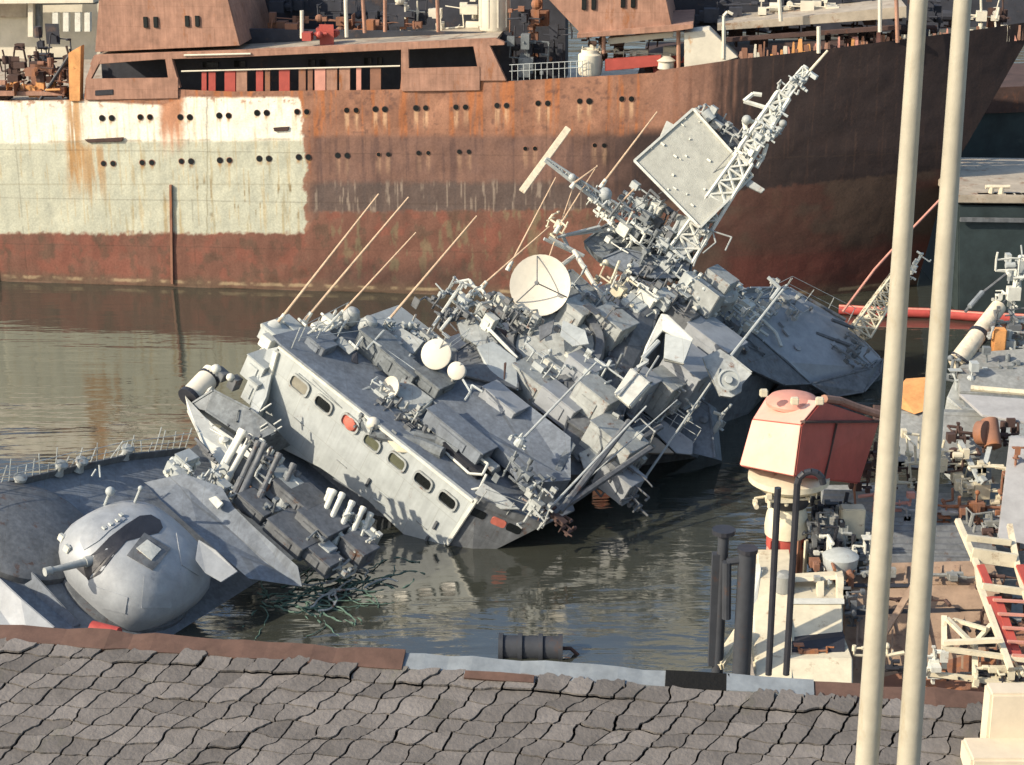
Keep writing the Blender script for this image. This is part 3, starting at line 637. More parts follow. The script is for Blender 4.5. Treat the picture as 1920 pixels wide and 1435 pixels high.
# breakwater plates between the turret and the launchers
def plate(pts, th, name, m, d=None, bevel=.02, par=None):
    mb = MB(); Q = [LK(*p) if len(p) == 3 else LP(*p[:2], *p[2:]) for p in pts]; dv = (d or facing(0,-.2,-1)).normalized()*th; mb.prism(Q, dv)
    ar = V((0,0,0)); 
    for a, b in zip(Q, Q[1:]+Q[:1]): ar += a.cross(b)
    A_ = ar.length/2
    if A_ > 2.2 and name not in ('breakwater','wave_plate','splash_plate','signal_deck'):
        nn = ar.normalized(); nn = -nn if nn.dot(TOCAM) < 0 else nn; c = sum(Q, V())/len(Q); c = c + nn*0
        rp = random.Random(int(A_*1000)); ax1 = (X1 - nn*X1.dot(nn)); ax1 = ax1.normalized() if ax1.length > .3 else (Y1-nn*Y1.dot(nn)).normalized(); ax2 = nn.cross(ax1)
        if ax2.dot(Z1) < 0: ax2 = -ax2
        tris = [(Q[0], Q[i], Q[i+1]) for i in range(1, len(Q)-1)]; wts = [max(1e-6,(t[1]-t[0]).cross(t[2]-t[0]).dot(ar.normalized())) for t in tris]
        def rpt(f=.82):
            t = rp.choices(tris, wts)[0]; u, v = rp.random(), rp.random()
            if u+v > 1: u, v = 1-u, 1-v
            return c.lerp(t[0]+(t[1]-t[0])*u+(t[2]-t[0])*v, f)
        for a, b in zip(Q, Q[1:]+Q[:1]):
            if (b-a).length > 1.: mb.bar(a.lerp(b,.02)+nn*.01, a.lerp(b,.98)+nn*.01, .07, .07, nn)      # edge stiffeners
        for _ in range(min(14, int(A_*1.1))):
            p = rpt(); ty = rp.random()
            if ty < .3: mb.box(p, (rp.uniform(.15,.5), rp.uniform(.15,.4), rp.uniform(.06,.22)), [ax1, ax2, nn])
            elif ty < .5: mb.box(p, (.5, .8, .06), [ax1, ax2, nn]); mb.box(p+nn*.03, (.42, .70, .05), [ax1, ax2, nn])
            elif ty < .65: mb.lathe(p-nn*.05, nn, [(.16,0),(.16,.12),(.10,.13),(.10,.22),(.18,.24),(.02,.3)], 10)
            else:
                q = rpt(); q = p + (q-p).normalized()*min((q-p).length, 1.4); mb.tube(p+nn*.05, q+nn*.05, .025, n=5); mb.box(p+nn*.02, (.06,.06,.08), [ax1,ax2,nn]); mb.box(q+nn*.02, (.06,.06,.08), [ax1,ax2,nn])
    return P_(name, m, mb, par, bevel=bevel if A_ < 2.2 else 0)
plate([(270,905,60.8),(345,888,60.8),(415,913,60.6),(437,950,60.2),(478,990,59.8),(558,1062,59),(566,1100,59),(466,1085,58.4),(373,1003,59.2),(300,937,60)], .18, 'breakwater', 'ship_deck')
plate([(390,935,60.0),(405,930,60.0),(419,944,59.9),(408,955,59.9)], .2, 'hatch_cover', 'ship_white')
plate([(372,1012,57.8),(405,1032,57.5),(446,1072,57.2),(415,1092,57),(385,1075,57.1),(366,1050,57.3)], .12, 'splash_plate', 'turret_paint')
mb = MB(); mb.tube(LK(172,1182,55.0), LK(222,1192,54.8), .3, .26, 16); P_('buoy', 'boom_red', mb, smooth=True)
# ---- bridge block
F0 = 0.0
face = [(525,650),(707,796),(890,940),(835,1023),(770,1016),(690,940),(600,878),(520,838),(477,805),(498,738)]
mb = MB(); mb.prism([LP(x, y, 1, 0) for x, y in face], (0, 7.5, 0)); br = P_('bridge', 'ship_grey', mb, bevel=.03)
for (x, y, m_, sc) in ((562,722,'glass_grey',1.1),(607,758,'black_glass',1),(657,793,'red_cloth',1),(698,830,'glass_olive',.95),(745,865,'glass_olive',1),(794,902,'black_glass',1),(840,938,'black_glass',1)):
    c = LP(x, y, 1, -.02); mb = MB()
    po = rrect(c, X1, Z1, .86*sc, .56*sc, .2); pi = rrect(c, X1, Z1, .72*sc, .42*sc, .15); n = len(po)
    vs = po + [p-Y1*.07 for p in po] + [p-Y1*.07 for p in pi] + [p+Y1*.0 for p in pi]
    fs = []
    for j, (a, b) in enumerate(((0,1),(1,2),(2,3))):
        fs += [(a*n+i, a*n+(i+1)%n, b*n+(i+1)%n, b*n+i) for i in range(n)]
    mb.add(vs, fs); wf = mb.build('window', M('ship_grey_worn'), br)
    mb = MB(); mb.prism([p-Y1*.004 for p in rrect(c, X1, Z1, .73*sc, .43*sc, .15)], (0,.05,0)); mb.build('pane', M(m_), wf)
    if m_ == 'red_cloth':
        mb = MB(); mb.lathe(c-Y1*.02+X1*.05, -Y1, [(.26,0),(.24,.08),(.1,.13)], 14); mb.build('cloth', M('red_cloth'), wf, smooth=True)
# top lip along the front edge
a = LP(525,650,1,0); b = LP(890,940,1,0)
mb = MB(); mb.bar(a+V((0,-.06,.03)), b+V((0,-.06,.03)), .2, .12, Z1); mb.build('visor', M('ship_white'), br, bevel=.02)
mb = MB(); mb.bar(LP(894,936,1,-.05), LP(838,1021,1,-.05), .16, .12, Y1); mb.build('corner_strip', M('ship_white'), br, bevel=.02)
mb = MB(); mb.bar(LP(520,660,1,-.03)-X1*.02, LP(480,805,1,-.03), .22, .2, Y1); mb.build('corner_strip', M('ship_white'), br, bevel=.02)
# port cheek of the bridge, running aft and down into the water
uT = b.z
cA = V((b.x, .04, uT)); cB_ = LP(1008,992,1,1.5); 
mb = MB(); cheek = [cA, LP(1010,990,1,1.3), LP(985,1003,1,1.3), LP(900,1026,1,.3)-Z1*.7, LP(836,1024,1,.04)-Z1*1.0]
mb.prism(cheek, (-.2, 5.5, 0)); ck = mb.build('bridge_cheek', M('ship_dark'), br)
for (x, y, m_) in ((905,975,'black_glass'),(943,987,'red_cloth'),(972,992,'black_glass')):
    q = cA.lerp(LP(1010,990,1,1.3), (x-890)/120.) ; dn = (LP(1010,990,1,1.3)-cA).normalized()
    mb = MB(); nn = dn.cross(Z1).normalized(); nn = -nn if nn.dot(TOCAM) < 0 else nn
    mb.prism(rrect(q - Z1*.42 + nn*.03, dn, Z1, .55, .32, .1), nn*.03); mb.build('pane', M(m_), ck)
tubes('wiper_rail', 'ship_grey_worn', [[(560,700,65.4),(640,765,65.3)],[(680,800,65.3),(860,945,65.2)]], .02)
for (x, y) in ((560,790),(640,870),(720,930),(790,985)):
    c = LP(x, y, 1, -.02); mb = MB(); mb.box(c, (.5,.04,.03)); mb.build('weld_bead', M('ship_grey_worn'), br)
tubes('face_pipe', 'ship_grey', [[(700,935,65.4),(835,1010,65.2)]], .03)
for (x, y) in ((816,985),(800,1012),(690,905)):
    mb = MB(); c = LP(x, y, 1, -.04); mb.box(c, (.1,.1,.35)); mb.build('face_bracket', M('ship_dark'), br, bevel=.01)
# bridge roof with coaming
pr = [LP(525,650,2,2.2), LP(890,940,2,2.25), LP(1010,990,2,2.25), LP(1075,960,2,2.2), LP(1010,760,2,2.2), LP(690,600,2,2.2), LP(600,610,2,2.2), LP(508,632,2,2.2)]
mb = MB(); mb.prism([p+V((0,.05,-.02)) for p in pr], (0,0,.08)); mb.build('roof', M('ship_deck'), br)
mb = MB()
for a_, b_ in ((pr[1], pr[2]),): mb.bar(a_+Z1*.1, b_+Z1*.1, .14, .3, Z1)
mb.build('coaming', M('ship_dark'), br, bevel=.02)
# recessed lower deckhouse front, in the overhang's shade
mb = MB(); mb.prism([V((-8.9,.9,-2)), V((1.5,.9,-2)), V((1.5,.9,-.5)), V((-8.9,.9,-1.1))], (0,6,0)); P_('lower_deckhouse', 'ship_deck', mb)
# ---- starboard wing with its canister and box
plate([(400,732,66.4),(470,768,66),(520,808,65.6),(478,828,65.4),(430,800,65.8),(385,770,66.2),(352,762,66.6)], 1.3, 'wing_house', 'ship_teal', d=facing(.3,-.5,-1))
plate([(390,728,66.9),(398,724,66.9),(376,765,66.5),(366,762,66.5)], .5, 'wing_edge', 'ship_white', d=facing(.2,-.3,-1))
mb = MB(); mb.tube(LK(357,745,66.9), LK(400,700,67.6), .42, .42, 20); P_('raft_canister', 'dish_cream', mb, smooth=True)
mb = MB(); mb.tube(LK(353,748,66.8), LK(358,743,66.9), .46, .46, 20); mb.tube(LK(388,713,67.4), LK(392,709,67.5), .45, .45, 20); P_('canister_band', 'black_steel', mb)
for q_, r_ in (((405,693,67.3),.2),((432,708,67),.16)):
    mb = MB(); mb.ball(LK(*q_), r_); P_('navigation_lamp', 'ship_white', mb, smooth=True)
boxes('lamp_bracket', 'ship_dark', [(415,702,67.4,(.5,.4,.35)),(440,718,67.2,(.35,.4,.5))])
plate([(347,742,66.8),(362,765,66.6),(400,800,65.4),(455,838,64.4),(478,840,64.2),(470,880,63.6),(430,905,63.2),(398,880,63.6),(386,850,64),(372,812,64.8),(352,770,66.2)], .35, 'wing_support', 'ship_white', d=facing(.1,-.5,-1))
for i in range(4):
    tubes('vent_slat', 'ship_dark', [[(366+i*5,822+i*9,63.8),(392+i*5,848+i*7,63.5)]], .06)
# layered starboard side bits beside the face
plate([(500,655,66.9),(522,650,66.9),(500,745,66.3),(475,795,65.9),(468,770,66.2),(485,700,66.6)], .5, 'side_plate', 'ship_grey')
mb = MB(); mb.tube(LK(473,700,67.4), LK(500,665,67.9), .35, .33, 18); P_('raft_canister', 'dish_cream', mb, smooth=True)
mb = MB(); mb.tube(LK(500,625,68), LK(522,612,68.2), .42, .3, 18); P_('raft_canister', 'ship_white', mb, smooth=True)
boxes('locker', 'ship_grey', [(492,690,67.2,(.9,1.2,.9)),(518,628,68.1,(.9,1,.6)),(480,730,66.9,(.5,.8,.9)),(545,618,68.6,(1.0,.6,.5))])
boxes('locker', 'ship_white', [(505,640,67.6,(.5,.6,.5)),(533,665,66.6,(.28,.3,.5))])
for _ in range(9):
    x = 478+rs.random()*40; y = 760+rs.random()*60
    tubes('rung', 'ship_white', [[(x,y,65.6),(x+14,y-9,65.7)]], .035)
# ---- rocket launchers on the foredeck
def launcher(cx, cy, k, n, L, m1, dirpx, ang):
    d0 = LK(cx+dirpx[0], cy+dirpx[1], k+.3)-LK(cx-dirpx[0], cy-dirpx[1], k-.3); d0.normalize()
    e = LK(cx+ang[0], cy+ang[1], k)-LK(cx-ang[0], cy-ang[1], k); e.normalize(); g_ = d0.cross(e)
    c = LK(cx, cy, k); mb = MB()
    for i in range(n):
        a = math.pi*(i/(n-1)); off = e*(-math.cos(a)*.85) + g_*(math.sin(a)*.45)
        if g_.dot(TOCAM) < 0: off = e*(-math.cos(a)*.85) - g_*(math.sin(a)*.45)
        l2 = L*rs.uniform(.92,1.04)
        mb.lathe(c+off-d0*l2/2, d0, [(.10,0),(.13,.02),(.13,l2*.3),(.10,l2*.32),(.10,l2*.9),(.125,l2*.92),(.125,l2),(.08,l2),(.08,l2-.2)], 10)
    o = P_('rocket_launcher', m1, mb, smooth=True)
    mb = MB(); mb.box(c-d0*.1, (L*.35, 1.5, .5), [d0, e, g_]); mb.lathe(c-Z1*1.1, Z1, [(.75,0),(.6,.2),(.5,.9)], 16); mb.build('launcher_mount', M('ship_dark'), o)
    mb = MB(); greeble(mb, rs, c, (1.2,1.2,.9), 26, [d0,e,g_], .08,.25); mb.build('launcher_fittings', M('ship_grey_worn'), o)
    return o
launcher(462,885,63.2,7,2.35,'ship_white',(24,-44),(44,30))
launcher(500,905,61.8,5,2.0,'ship_dark',(20,-44),(30,22))
launcher(640,988,61.5,7,1.8,'ship_white',(16,-36),(38,24))
plate([(536,905,61.6),(552,898,61.8),(562,908,61.7),(520,975,60.9),(505,978,60.8)], .25, 'hoist_arm', 'ship_white')
boxes('locker', 'ship_grey', [(530,912,62,(1.0,.7,.8)),(586,962,61.5,(.8,.8,.35)),(345,868,62.4,(.5,.7,.6)),(330,880,62.2,(.6,.5,.5)),(336,898,61.8,(.4,.4,.6)),(610,1035,60.4,(.5,.5,.6)),(695,1010,61.5,(.5,.4,.5))])
boxes('locker', 'ship_dark', [(560,930,61.7,(1.6,1.2,.5)),(600,985,61,(1.4,1.2,.6)),(555,1000,60.6,(1.6,1.5,.5)),(595,1040,60.2,(1.5,.8,.5)),(480,950,61,(1.2,.8,.4)),(670,1030,60.9,(1,.9,.6))])
for (x, y, k, ex, nn, m_) in ((345,880,62.2,(1.2,1.2,1.0),26,'ship_white'),(420,910,61.6,(1.4,1.2,.7),26,'ship_grey'),(560,985,60.8,(2.4,1.6,.9),40,'ship_teal'),(620,1045,60.4,(1.9,1.2,.7),30,'ship_grey_worn'),(665,1000,61.2,(1.3,1.2,.9),30,'ship_white'),(500,860,63,(2.0,1.,.9),34,'ship_dark'),(475,930,61.3,(1.2,1.,.6),20,'rust_brown')):
    mb = MB(); greeble(mb, rs, LK(x, y, k), ex, nn, [X1,Y1,Z1], .08, .34); P_('deck_fittings', m_, mb)
# ---- bridge roof equipment
boxes('roof_locker', 'ship_deck', [(600,648,66.8,(.9,.8,.45)),(612,640,67.2,(.5,.6,.5))])
boxes('roof_locker', 'ship_teal', [(706,650,67.9,(1.3,1.1,.9)),(738,676,67.4,(1.,1.,.7)),(765,700,67,(1.,.9,.6)),(812,716,66.9,(1.2,1.1,.5))])
plate([(640,630,67.4),(668,655,67),(655,665,66.9),(625,640,67.2)], .1, 'hatch_cover', 'ship_grey_worn')
plate([(660,665,66.6),(670,660,66.6),(672,683,66.4),(658,678,66.4)], .1, 'hatch', 'black_steel')
for (x, y, r_, k) in ((658,595,.32,68.6),(690,612,.34,68.2)):
    c = LK(x, y, k); mb = MB(); mb.lathe(c-Z1*.9, Z1, [(.2,0),(.16,.5),(r_,.7),(r_*1.05,1.0),(r_*.7,1.25),(.05,1.32)], 16); P_('binnacle', 'ship_grey_worn', mb, smooth=True)
    mb = MB(); mb.box(c-Z1*.3+TOCAM*.2, (.24,.2,.5)); P_('binnacle_door', 'dish_cream', mb, bevel=.04)
tubes('binnacle_strut', 'ship_white', [[(634,625,67.8),(650,600,68.2)],[(665,655,67),(680,632,67.4)],[(655,640,67.2),(672,655,67)],[(572,660,66.6),(640,585,68)],[(560,640,67),(600,610,67.6)]], .05)
tubes('frame_bars', 'ship_white', [[(585,612,68),(625,595,68.2),(640,605,68)],[(603,588,68.4),(632,615,67.8)],[(630,583,68.4),(618,606,68)],[(590,630,67.6),(640,598,68)],[(582,640,67.4),(640,605,67.8)],[(560,598,68.6),(575,612,68.3)]], .055)
boxes('frame_block', 'ship_white', [(597,618,67.8,(.5,.5,.4)),(620,602,68,(.6,.4,.3))])
rail([pr[0]+V((.3,.3,.05)), pr[0]+V((1.2,4.4,.05))]); 
# whip antennas
for (x0,y0,k0,x1,y1,k1,r0) in ((522,604,68,710,364,68.9,.055),(572,600,68.5,766,370,69.3,.055),(636,592,68.6,780,436,69.4,.045),(722,608,69,894,405,70,.055),(905,535,71,1030,425,72,.045),
        (955,500,72,1042,333,73,.04),(1010,540,73,1075,350,74,.035),(1075,345,73,1120,312,73.5,.05),(1130,345,74,1232,210,75,.05),(1160,385,74,1198,345,74.3,.05),(1045,430,73,1120,310,73.6,.035)):
    mb = MB(); mb.tube(LK(x0,y0,k0), LK(x1,y1,k1), r0, r0*.55, 7); P_('whip_antenna', 'whip_tan', mb)
    mb = MB(); mb.tube(LK(x0,y0,k0)-V((0,0,.2)), LK(x0,y0,k0).lerp(LK(x1,y1,k1),.06), .11, .08, 10); P_('antenna_base', 'ship_white', mb)
for (x0,y0,k0,x1,y1,k1,r0) in ((972,832,64.4,1118,680,66,.05),(1020,965,62.4,1212,762,64.6,.05),(1172,950,68,1345,700,70,.055),(1345,700,70,1475,535,72,.07),(1060,935,64,1270,750,67,.03),(1238,790,70,1265,750,71,.05)):
    mb = MB(); mb.tube(LK(x0,y0,k0), LK(x1,y1,k1), r0, r0*.7, 7); P_('whip_antenna', 'ship_grey', mb)
mb = MB(); mb.lathe(LK(974,830,64.4), Z1, [(.2,-.1),(.2,.05),(.1,.2)], 10); greeble(mb, rs, LK(974,826,64.4), (.7,.5,.4), 14, [X1,Y1,Z1], .05,.15); P_('antenna_base', 'ship_grey', mb)
tubes('spar', 'ship_grey', [[(1440,520,71.4),(1462,540,71.4),(1446,562,71.2)]], .08)
# searchlights
for (x, y, r_, k, m_) in ((819,665,.56,67,'dish_cream'),(857,696,.33,66.6,'pink_paint')):
    c = LK(x, y, k); d = facing(-.25,.12,1)
    mb = MB(); mb.lathe(c-d*.35, d, [(r_*.5,-.1),(r_*.9,.1),(r_,.3),(r_,.42)], 28); o = P_('searchlight', 'ship_grey', mb, smooth=True)
    mb = MB(); mb.lathe(c+d*.05, d, [(r_*1.03,0),(r_*1.03,.06),(r_*.9,.09),(.01,.12)], 28); mb.build('lens_cover', M('dish_cream'), o, smooth=True)
    mb = MB(); mb.tube(c-Z1*r_*1.1, c+Z1*r_*1.1, .03); mb.tube(c-Z1*(r_+.9)-TOCAM*.1, c-Z1*r_*.9-TOCAM*.1, .06); mb.build('yoke', M('ship_grey_worn'), o)
tubes('rail_bars', 'ship_grey', [[(688,655,67),(720,620,67.6)],[(740,705,66.8),(770,665,67.4)],[(745,660,67.4),(732,682,67),(745,705,66.8)],[(780,715,66.6),(800,690,67)],[(700,640,67.2),(800,710,66.6)],[(905,735,66),(885,722,66.2),(880,745,66)],[(868,712,66.4),(882,735,66),(872,750,65.8)]], .045)
# roof director: white dish and panel box
dish('signal_lamp', LK(736,728,66), facing(-.6,.2,.75), .42, 'dish_cream', .14, feed=False)
plate([(755,705,66.6),(812,748,66.2),(768,785,65.6),(735,752,65.8)], .5, 'director_cabinet', 'ship_grey_worn', d=facing(.2,-.3,-1))
plate([(812,748,66.2),(806,756,66.1),(772,790,65.6),(766,780,65.6)], .3, 'cabinet_edge', 'ship_white', d=facing(.2,-.3,-1))
mb = MB(); greeble(mb, rs, LK(752,788,65.4), (2.2,1.2,.9), 40, [X1,Y1,Z1], .08,.4); P_('deck_fittings', 'ship_dark', mb)
mb = MB(); greeble(mb, rs, LK(712,742,66), (1.6,.8,1.2), 36, [X1,Y1,Z1], .06,.2, tubes=.9); P_('tangled_cable', 'ship_grey', mb)
mb = MB(); greeble(mb, rs, LK(800,800,65.4), (2.2,1.0,.9), 26, [X1,Y1,Z1], .08,.3, tubes=.8); P_('deck_fittings', 'ship_grey_worn', mb)
mb = MB(); mb.ball(LK(700,795,64.6), .26); P_('navigation_lamp', 'dish_cream', mb, smooth=True)
mb = MB(); mb.lathe(LK(700,790,64.9)-Z1*.1, facing(0,0,1), [(.4,-.3),(.42,.0)], 16); P_('lamp_ring', 'ship_teal', mb, smooth=True)
mb = MB(); greeble(mb, rs, LK(705,805,64.8), (1.6,.8,.7), 30, [X1,Y1,Z1], .08,.28); P_('deck_fittings', 'ship_teal', mb)
# crumpled dark canopy along the bridge edge
tubes('rolled_canvas', 'ship_teal', [[(695,810,64.7),(745,822,64.6),(790,832,64.6),(830,850,64.3)],[(760,812,65),(820,826,65),(860,850,64.6)]], .22, n=10)
plate([(725,825,64.5),(755,822,64.5),(788,850,64.2),(745,848,64.2)], .08, 'canvas_flap', 'cream_paint')
boxes('raft_cradle', 'ship_deck', [(860,815,65,(2.6,1.0,.6))])
plate([(848,803,65.4),(938,873,64.6),(922,885,64.4),(838,820,65.2)], .4, 'raft_cradle', 'ship_grey_worn', d=facing(.1,-.5,-1))
tubes('handrail', 'ship_white', [[(838,850,64.6),(880,888,64.1)],[(880,888,64.1),(905,890,64),(915,870,64.3),(880,845,64.6),(845,838,64.8),(835,850,64.6)],[(878,920,63.6),(900,915,63.6),(912,890,63.8)]], .05)
boxes('skylight', 'black_steel', [(868,862,64.6,(1.7,.5,.3))])
plate([(905,905,63.6),(945,930,63.3),(975,955,63),(940,955,63),(890,925,63.4)], .12, 'deck_plate', 'ship_grey_worn')
plate([(958,880,63.8),(1000,905,63.4),(1010,930,63),(975,915,63.3)], .4, 'locker', 'ship_deck')
mb = MB(); greeble(mb, rs, LK(1005,950,62.4), (1.4,1.0,1.6), 46, [X1,Y1,Z1], .08,.3); P_('deck_fittings', 'ship_grey_worn', mb)
mb = MB(); greeble(mb, rs, LK(985,890,63.4), (1.8,1.,1.0), 30, [X1,Y1,Z1], .08,.3); P_('deck_fittings', 'ship_teal', mb)
# signal deck behind the roof and big block that leads to the mast
plate([(640,735,66.9)] if False else [(780,730,66.6),(860,690,68),(960,735,68),(1070,820,66.2),(1070,900,64.8),(1010,905,64.2),(900,810,65.3)], .5, 'signal_deck', 'ship_deck', d=-Z1)
plate([(1068,822,66.3),(1080,835,66),(1052,885,65),(1040,880,65)], .6, 'screen', 'ship_teal')
plate([(853,700,67.4),(855,660,69.6),(925,612,70.5),(975,665,69.6),(970,730,68)], 1.6, 'signal_house', 'ship_dark', d=facing(.4,-.1,-1))
plate([(893,650,68.8),(925,640,69.2),(968,672,68.8),(972,733,68),(930,715,68),(912,692,68.4)], .22, 'screen_panel', 'ship_grey')
plate([(945,680,68.0),(950,679,68),(947,712,67.6),(944,712,67.6)], .06, 'rust_mark_plate', 'rust_dark')
plate([(855,600,70.4),(893,598,70.4),(945,655,69.6),(905,655,69.4),(865,630,69.8)], .8, 'signal_cabinet', 'ship_grey_worn')
tubes('signal_frame', 'ship_white', [[(812,612,70),(868,530,71)],[(826,620,69.8),(885,545,71)],[(852,530,71.2),(880,525,71.2),(905,560,71)],[(845,600,70.4),(888,570,71)],[(860,545,71.2),(925,600,70.6)],[(893,592,70.4),(970,672,69)],[(868,530,71.2),(905,545,71),(922,575,70.6)],[(842,560,70.8),(865,575,70.8)],[(760,615,69.6),(800,620,69.6),(830,640,69.2)]], .07)
for (x, y, k, ex, nn, m_) in ((870,565,70.8,(2.2,1.2,1.2),46,'ship_grey'),(845,590,70.4,(2.4,1.2,1.),40,'ship_dark'),(905,580,70.6,(1.4,1.,1.4),30,'ship_grey_worn'),(800,630,69.2,(2.2,1.2,.8),40,'ship_grey_worn'),(755,625,69.0,(1.6,1,.7),26,'ship_grey'),(975,600,70.4,(1.6,1,1.4),40,'ship_grey_worn'),(940,590,70.4,(1.8,1,1.4),36,'ship_dark')):
    mb = MB(); greeble(mb, rs, LK(x, y, k), ex, nn, [X1,Y1,Z1], .08, .34, tubes=.6); P_('signal_fittings', m_, mb)
plate([(745,610,68.9),(795,640,68.3),(775,665,68),(722,638,68.5)], .4, 'roof_locker', 'ship_grey_worn')
boxes('locker', 'ship_white', [(915,610,70.2,(.5,.4,.8)),(1072,680,69.8,(.75,.3,.5)),(1045,697,69.4,(1.5,.2,.3))])
# ---- big radar dish and pedestal
o = dish('radar_dish', LK(1014,536,70.6), facing(-.18,.06,1), 1.2, 'dish_cream', .2)
mb = MB(); mb.box(LK(950,575,71.0), (1.3,.3,.5)); mb.tube(LK(1030,540,71.2), LK(1045,590,71.4), .3, .4, 14); mb.build('dish_bracket', M('ship_white'), o, bevel=.02)
# ---- dark superstructure body between the dish and the mast foot
plate([(1070,505,72.6),(1150,575,72.2),(1180,640,71.6),(1150,680,71),(1060,720,70.2),(960,700,70.6),(955,600,71.4)], 2.2, 'director_tower', 'ship_teal', d=facing(.3,-.25,-1))
plate([(1100,600,72.2),(1165,660,71),(1155,668,70.8),(1090,612,71.8)], .3, 'ledge', 'ship_dark')
plate([(1108,590,72),(1175,645,71),(1172,652,70.9),(1104,598,71.9)], .1, 'ledge', 'ship_grey')
c = LK(1040,640,69.9); ax_ = facing(-.05,.55,.8)
mb = MB(); mb.lathe(c-ax_*.8, ax_, [(1.9,0),(1.95,.6),(1.9,.75),(1.6,.78),(1.55,.55)], 32); P_('director_tub', 'ship_dark', mb, smooth=True)
mb = MB(); mb.lathe(c-ax_*.3, ax_, [(1.55,0),(1.5,.1)], 32); P_('tub_floor', 'ship_grey_worn', mb)
plate([(1010,612,69.4),(1040,600,69.6),(1035,625,69.2),(1012,640,69)], .1, 'tub_plate', 'ship_dark')
plate([(1055,600,69.6),(1098,620,69.4),(1105,645,69),(1075,650,69),(1050,630,69.2)], .1, 'tub_plate', 'ship_grey')
plate([(1165,560,72.4),(1215,545,72.8),(1240,560,72.8),(1228,600,72.2),(1200,700,70.8),(1180,760,69.8),(1225,800,69.4),(1180,850,68),(1090,890,66),(1060,890,65.6),(1055,820,67),(1075,740,68.6),(1140,670,70.4)], 2.2, 'funnel_casing', 'ship_dark', d=facing(.25,-.35,-1))
plate([(1060,715,68.8),(1150,672,70),(1185,720,69.5),(1165,790,68.3),(1110,820,67),(1065,790,67.4)], .25, 'casing_side', 'ship_dark')
plate([(1085,850,66.3),(1165,810,67.6),(1225,790,68.6),(1215,802,68.3),(1165,840,67.3),(1095,880,65.8)], .25, 'casing_ledge', 'ship_grey_worn')
mb = MB(); greeble(mb, rs, LK(1110,640,71.0), (3,2,3), 40, [X1,Y1,Z1], .1,.5); P_('tower_fittings', 'ship_dark', mb)
mb = MB(); greeble(mb, rs, LK(1150,700,69.6), (3,1,3), 24, [X1,Y1,Z1], .1,.4); P_('tower_fittings', 'ship_teal', mb)
mb = MB(); mb.prism([LK(940,700,71.6), LK(1085,680,72.4), LK(1110,800,70.6), LK(1075,890,68.4), LK(1010,870,68.2), LK(940,780,69.6)], facing(.1,-.2,-1)*2); P_('inner_deckhouse', 'ship_dark', mb)
# port side shields and raft boxes
plate([(1240,588,70.0),(1252,590,70.0),(1300,635,69.2),(1283,683,68.4),(1245,675,68.8),(1262,630,69.4),(1243,620,69.6),(1215,655,69.1),(1197,690,68.6),(1210,650,69.2)], .3, 'gun_shield', 'ship_white')
plate([(1248,625,69.4),(1298,640,68.9),(1282,682,68.4),(1245,672,68.6)], .25, 'shield_door', 'ship_grey')
mb = MB(); mb.path([LK(1195,690,65.2), LK(1215,678,65.2), LK(1205,672,65.2), LK(1235,640,65.6)], .09); P_('shield_bracket', 'ship_grey', mb)
mb = MB(); q = [LK(1183,688,67.4), LK(1220,718,67.0), LK(1180,763,66.3), LK(1150,738,66.6)]; mb.prism(q, facing(.2,-.3,-1)*.45); o = P_('raft_box', 'ship_white', mb, bevel=.05)
tubes('raft_strap', 'ship_grey_worn', [[(1212,705,66.9),(1235,668,67.6)],[(1195,700,67.2),(1160,742,66.5)]], .04)
plate([(1318,670,69.9),(1350,655,70.1),(1370,668,69.9),(1410,700,69.3),(1392,720,69.1),(1390,735,68.9),(1372,745,68.7),(1350,742,68.8),(1340,720,69.1),(1325,690,69.5)], .25, 'hatch_shield', 'ship_grey_worn')
mb = MB(); mb.lathe(LK(1366,712,68.6), facing(0,0,1), [(.42,0),(.42,.06),(.34,.07),(.34,.02)], 24); P_('hatch_wheel', 'ship_grey', mb)
mb = MB(); mb.lathe(LK(1366,712,68.5), facing(0,0,1), [(.16,0),(.14,.12)], 12); P_('hatch_boss', 'ship_grey', mb)
plate([(1225,705,72),(1240,700,72),(1330,760,71.5),(1340,860,70.5),(1300,850,70.4),(1210,780,71.3)], 1.6, 'port_deckhouse', 'ship_deck', d=facing(.3,-.1,-1))
plate([(1212,772,70.6),(1240,785,70.4),(1300,828,69.8),(1298,853,69.5),(1268,850,69.5),(1225,808,70)], .2, 'port_deck', 'turret_paint')
plate([(1195,822,69.6),(1230,820,69.6),(1265,850,69.3),(1190,850,69.3)], .3, 'port_locker', 'deck_tan')
mb = MB(); greeble(mb, rs, LK(1150,900,66.5), (3.5,1.6,1.4), 60, [X1,Y1,Z1], .1,.4, tubes=.7); P_('deck_fittings', 'ship_dark', mb)
tubes('deck_spar', 'ship_dark', [[(1020,975,62.6),(1220,840,66)],[(1050,960,63),(1180,790,66)],[(1095,890,65.2),(1240,800,68)]], .12)
mb = MB(); greeble(mb, rs, LK(1345,800,71), (.6,.6,2.4), 16, [X1,Y1,Z1], .08,.25); P_('deck_fittings', 'ship_grey', mb)
tubes('port_hook', 'ship_white', [[(1338,773,71),(1352,778,71),(1350,790,71)]], .07)
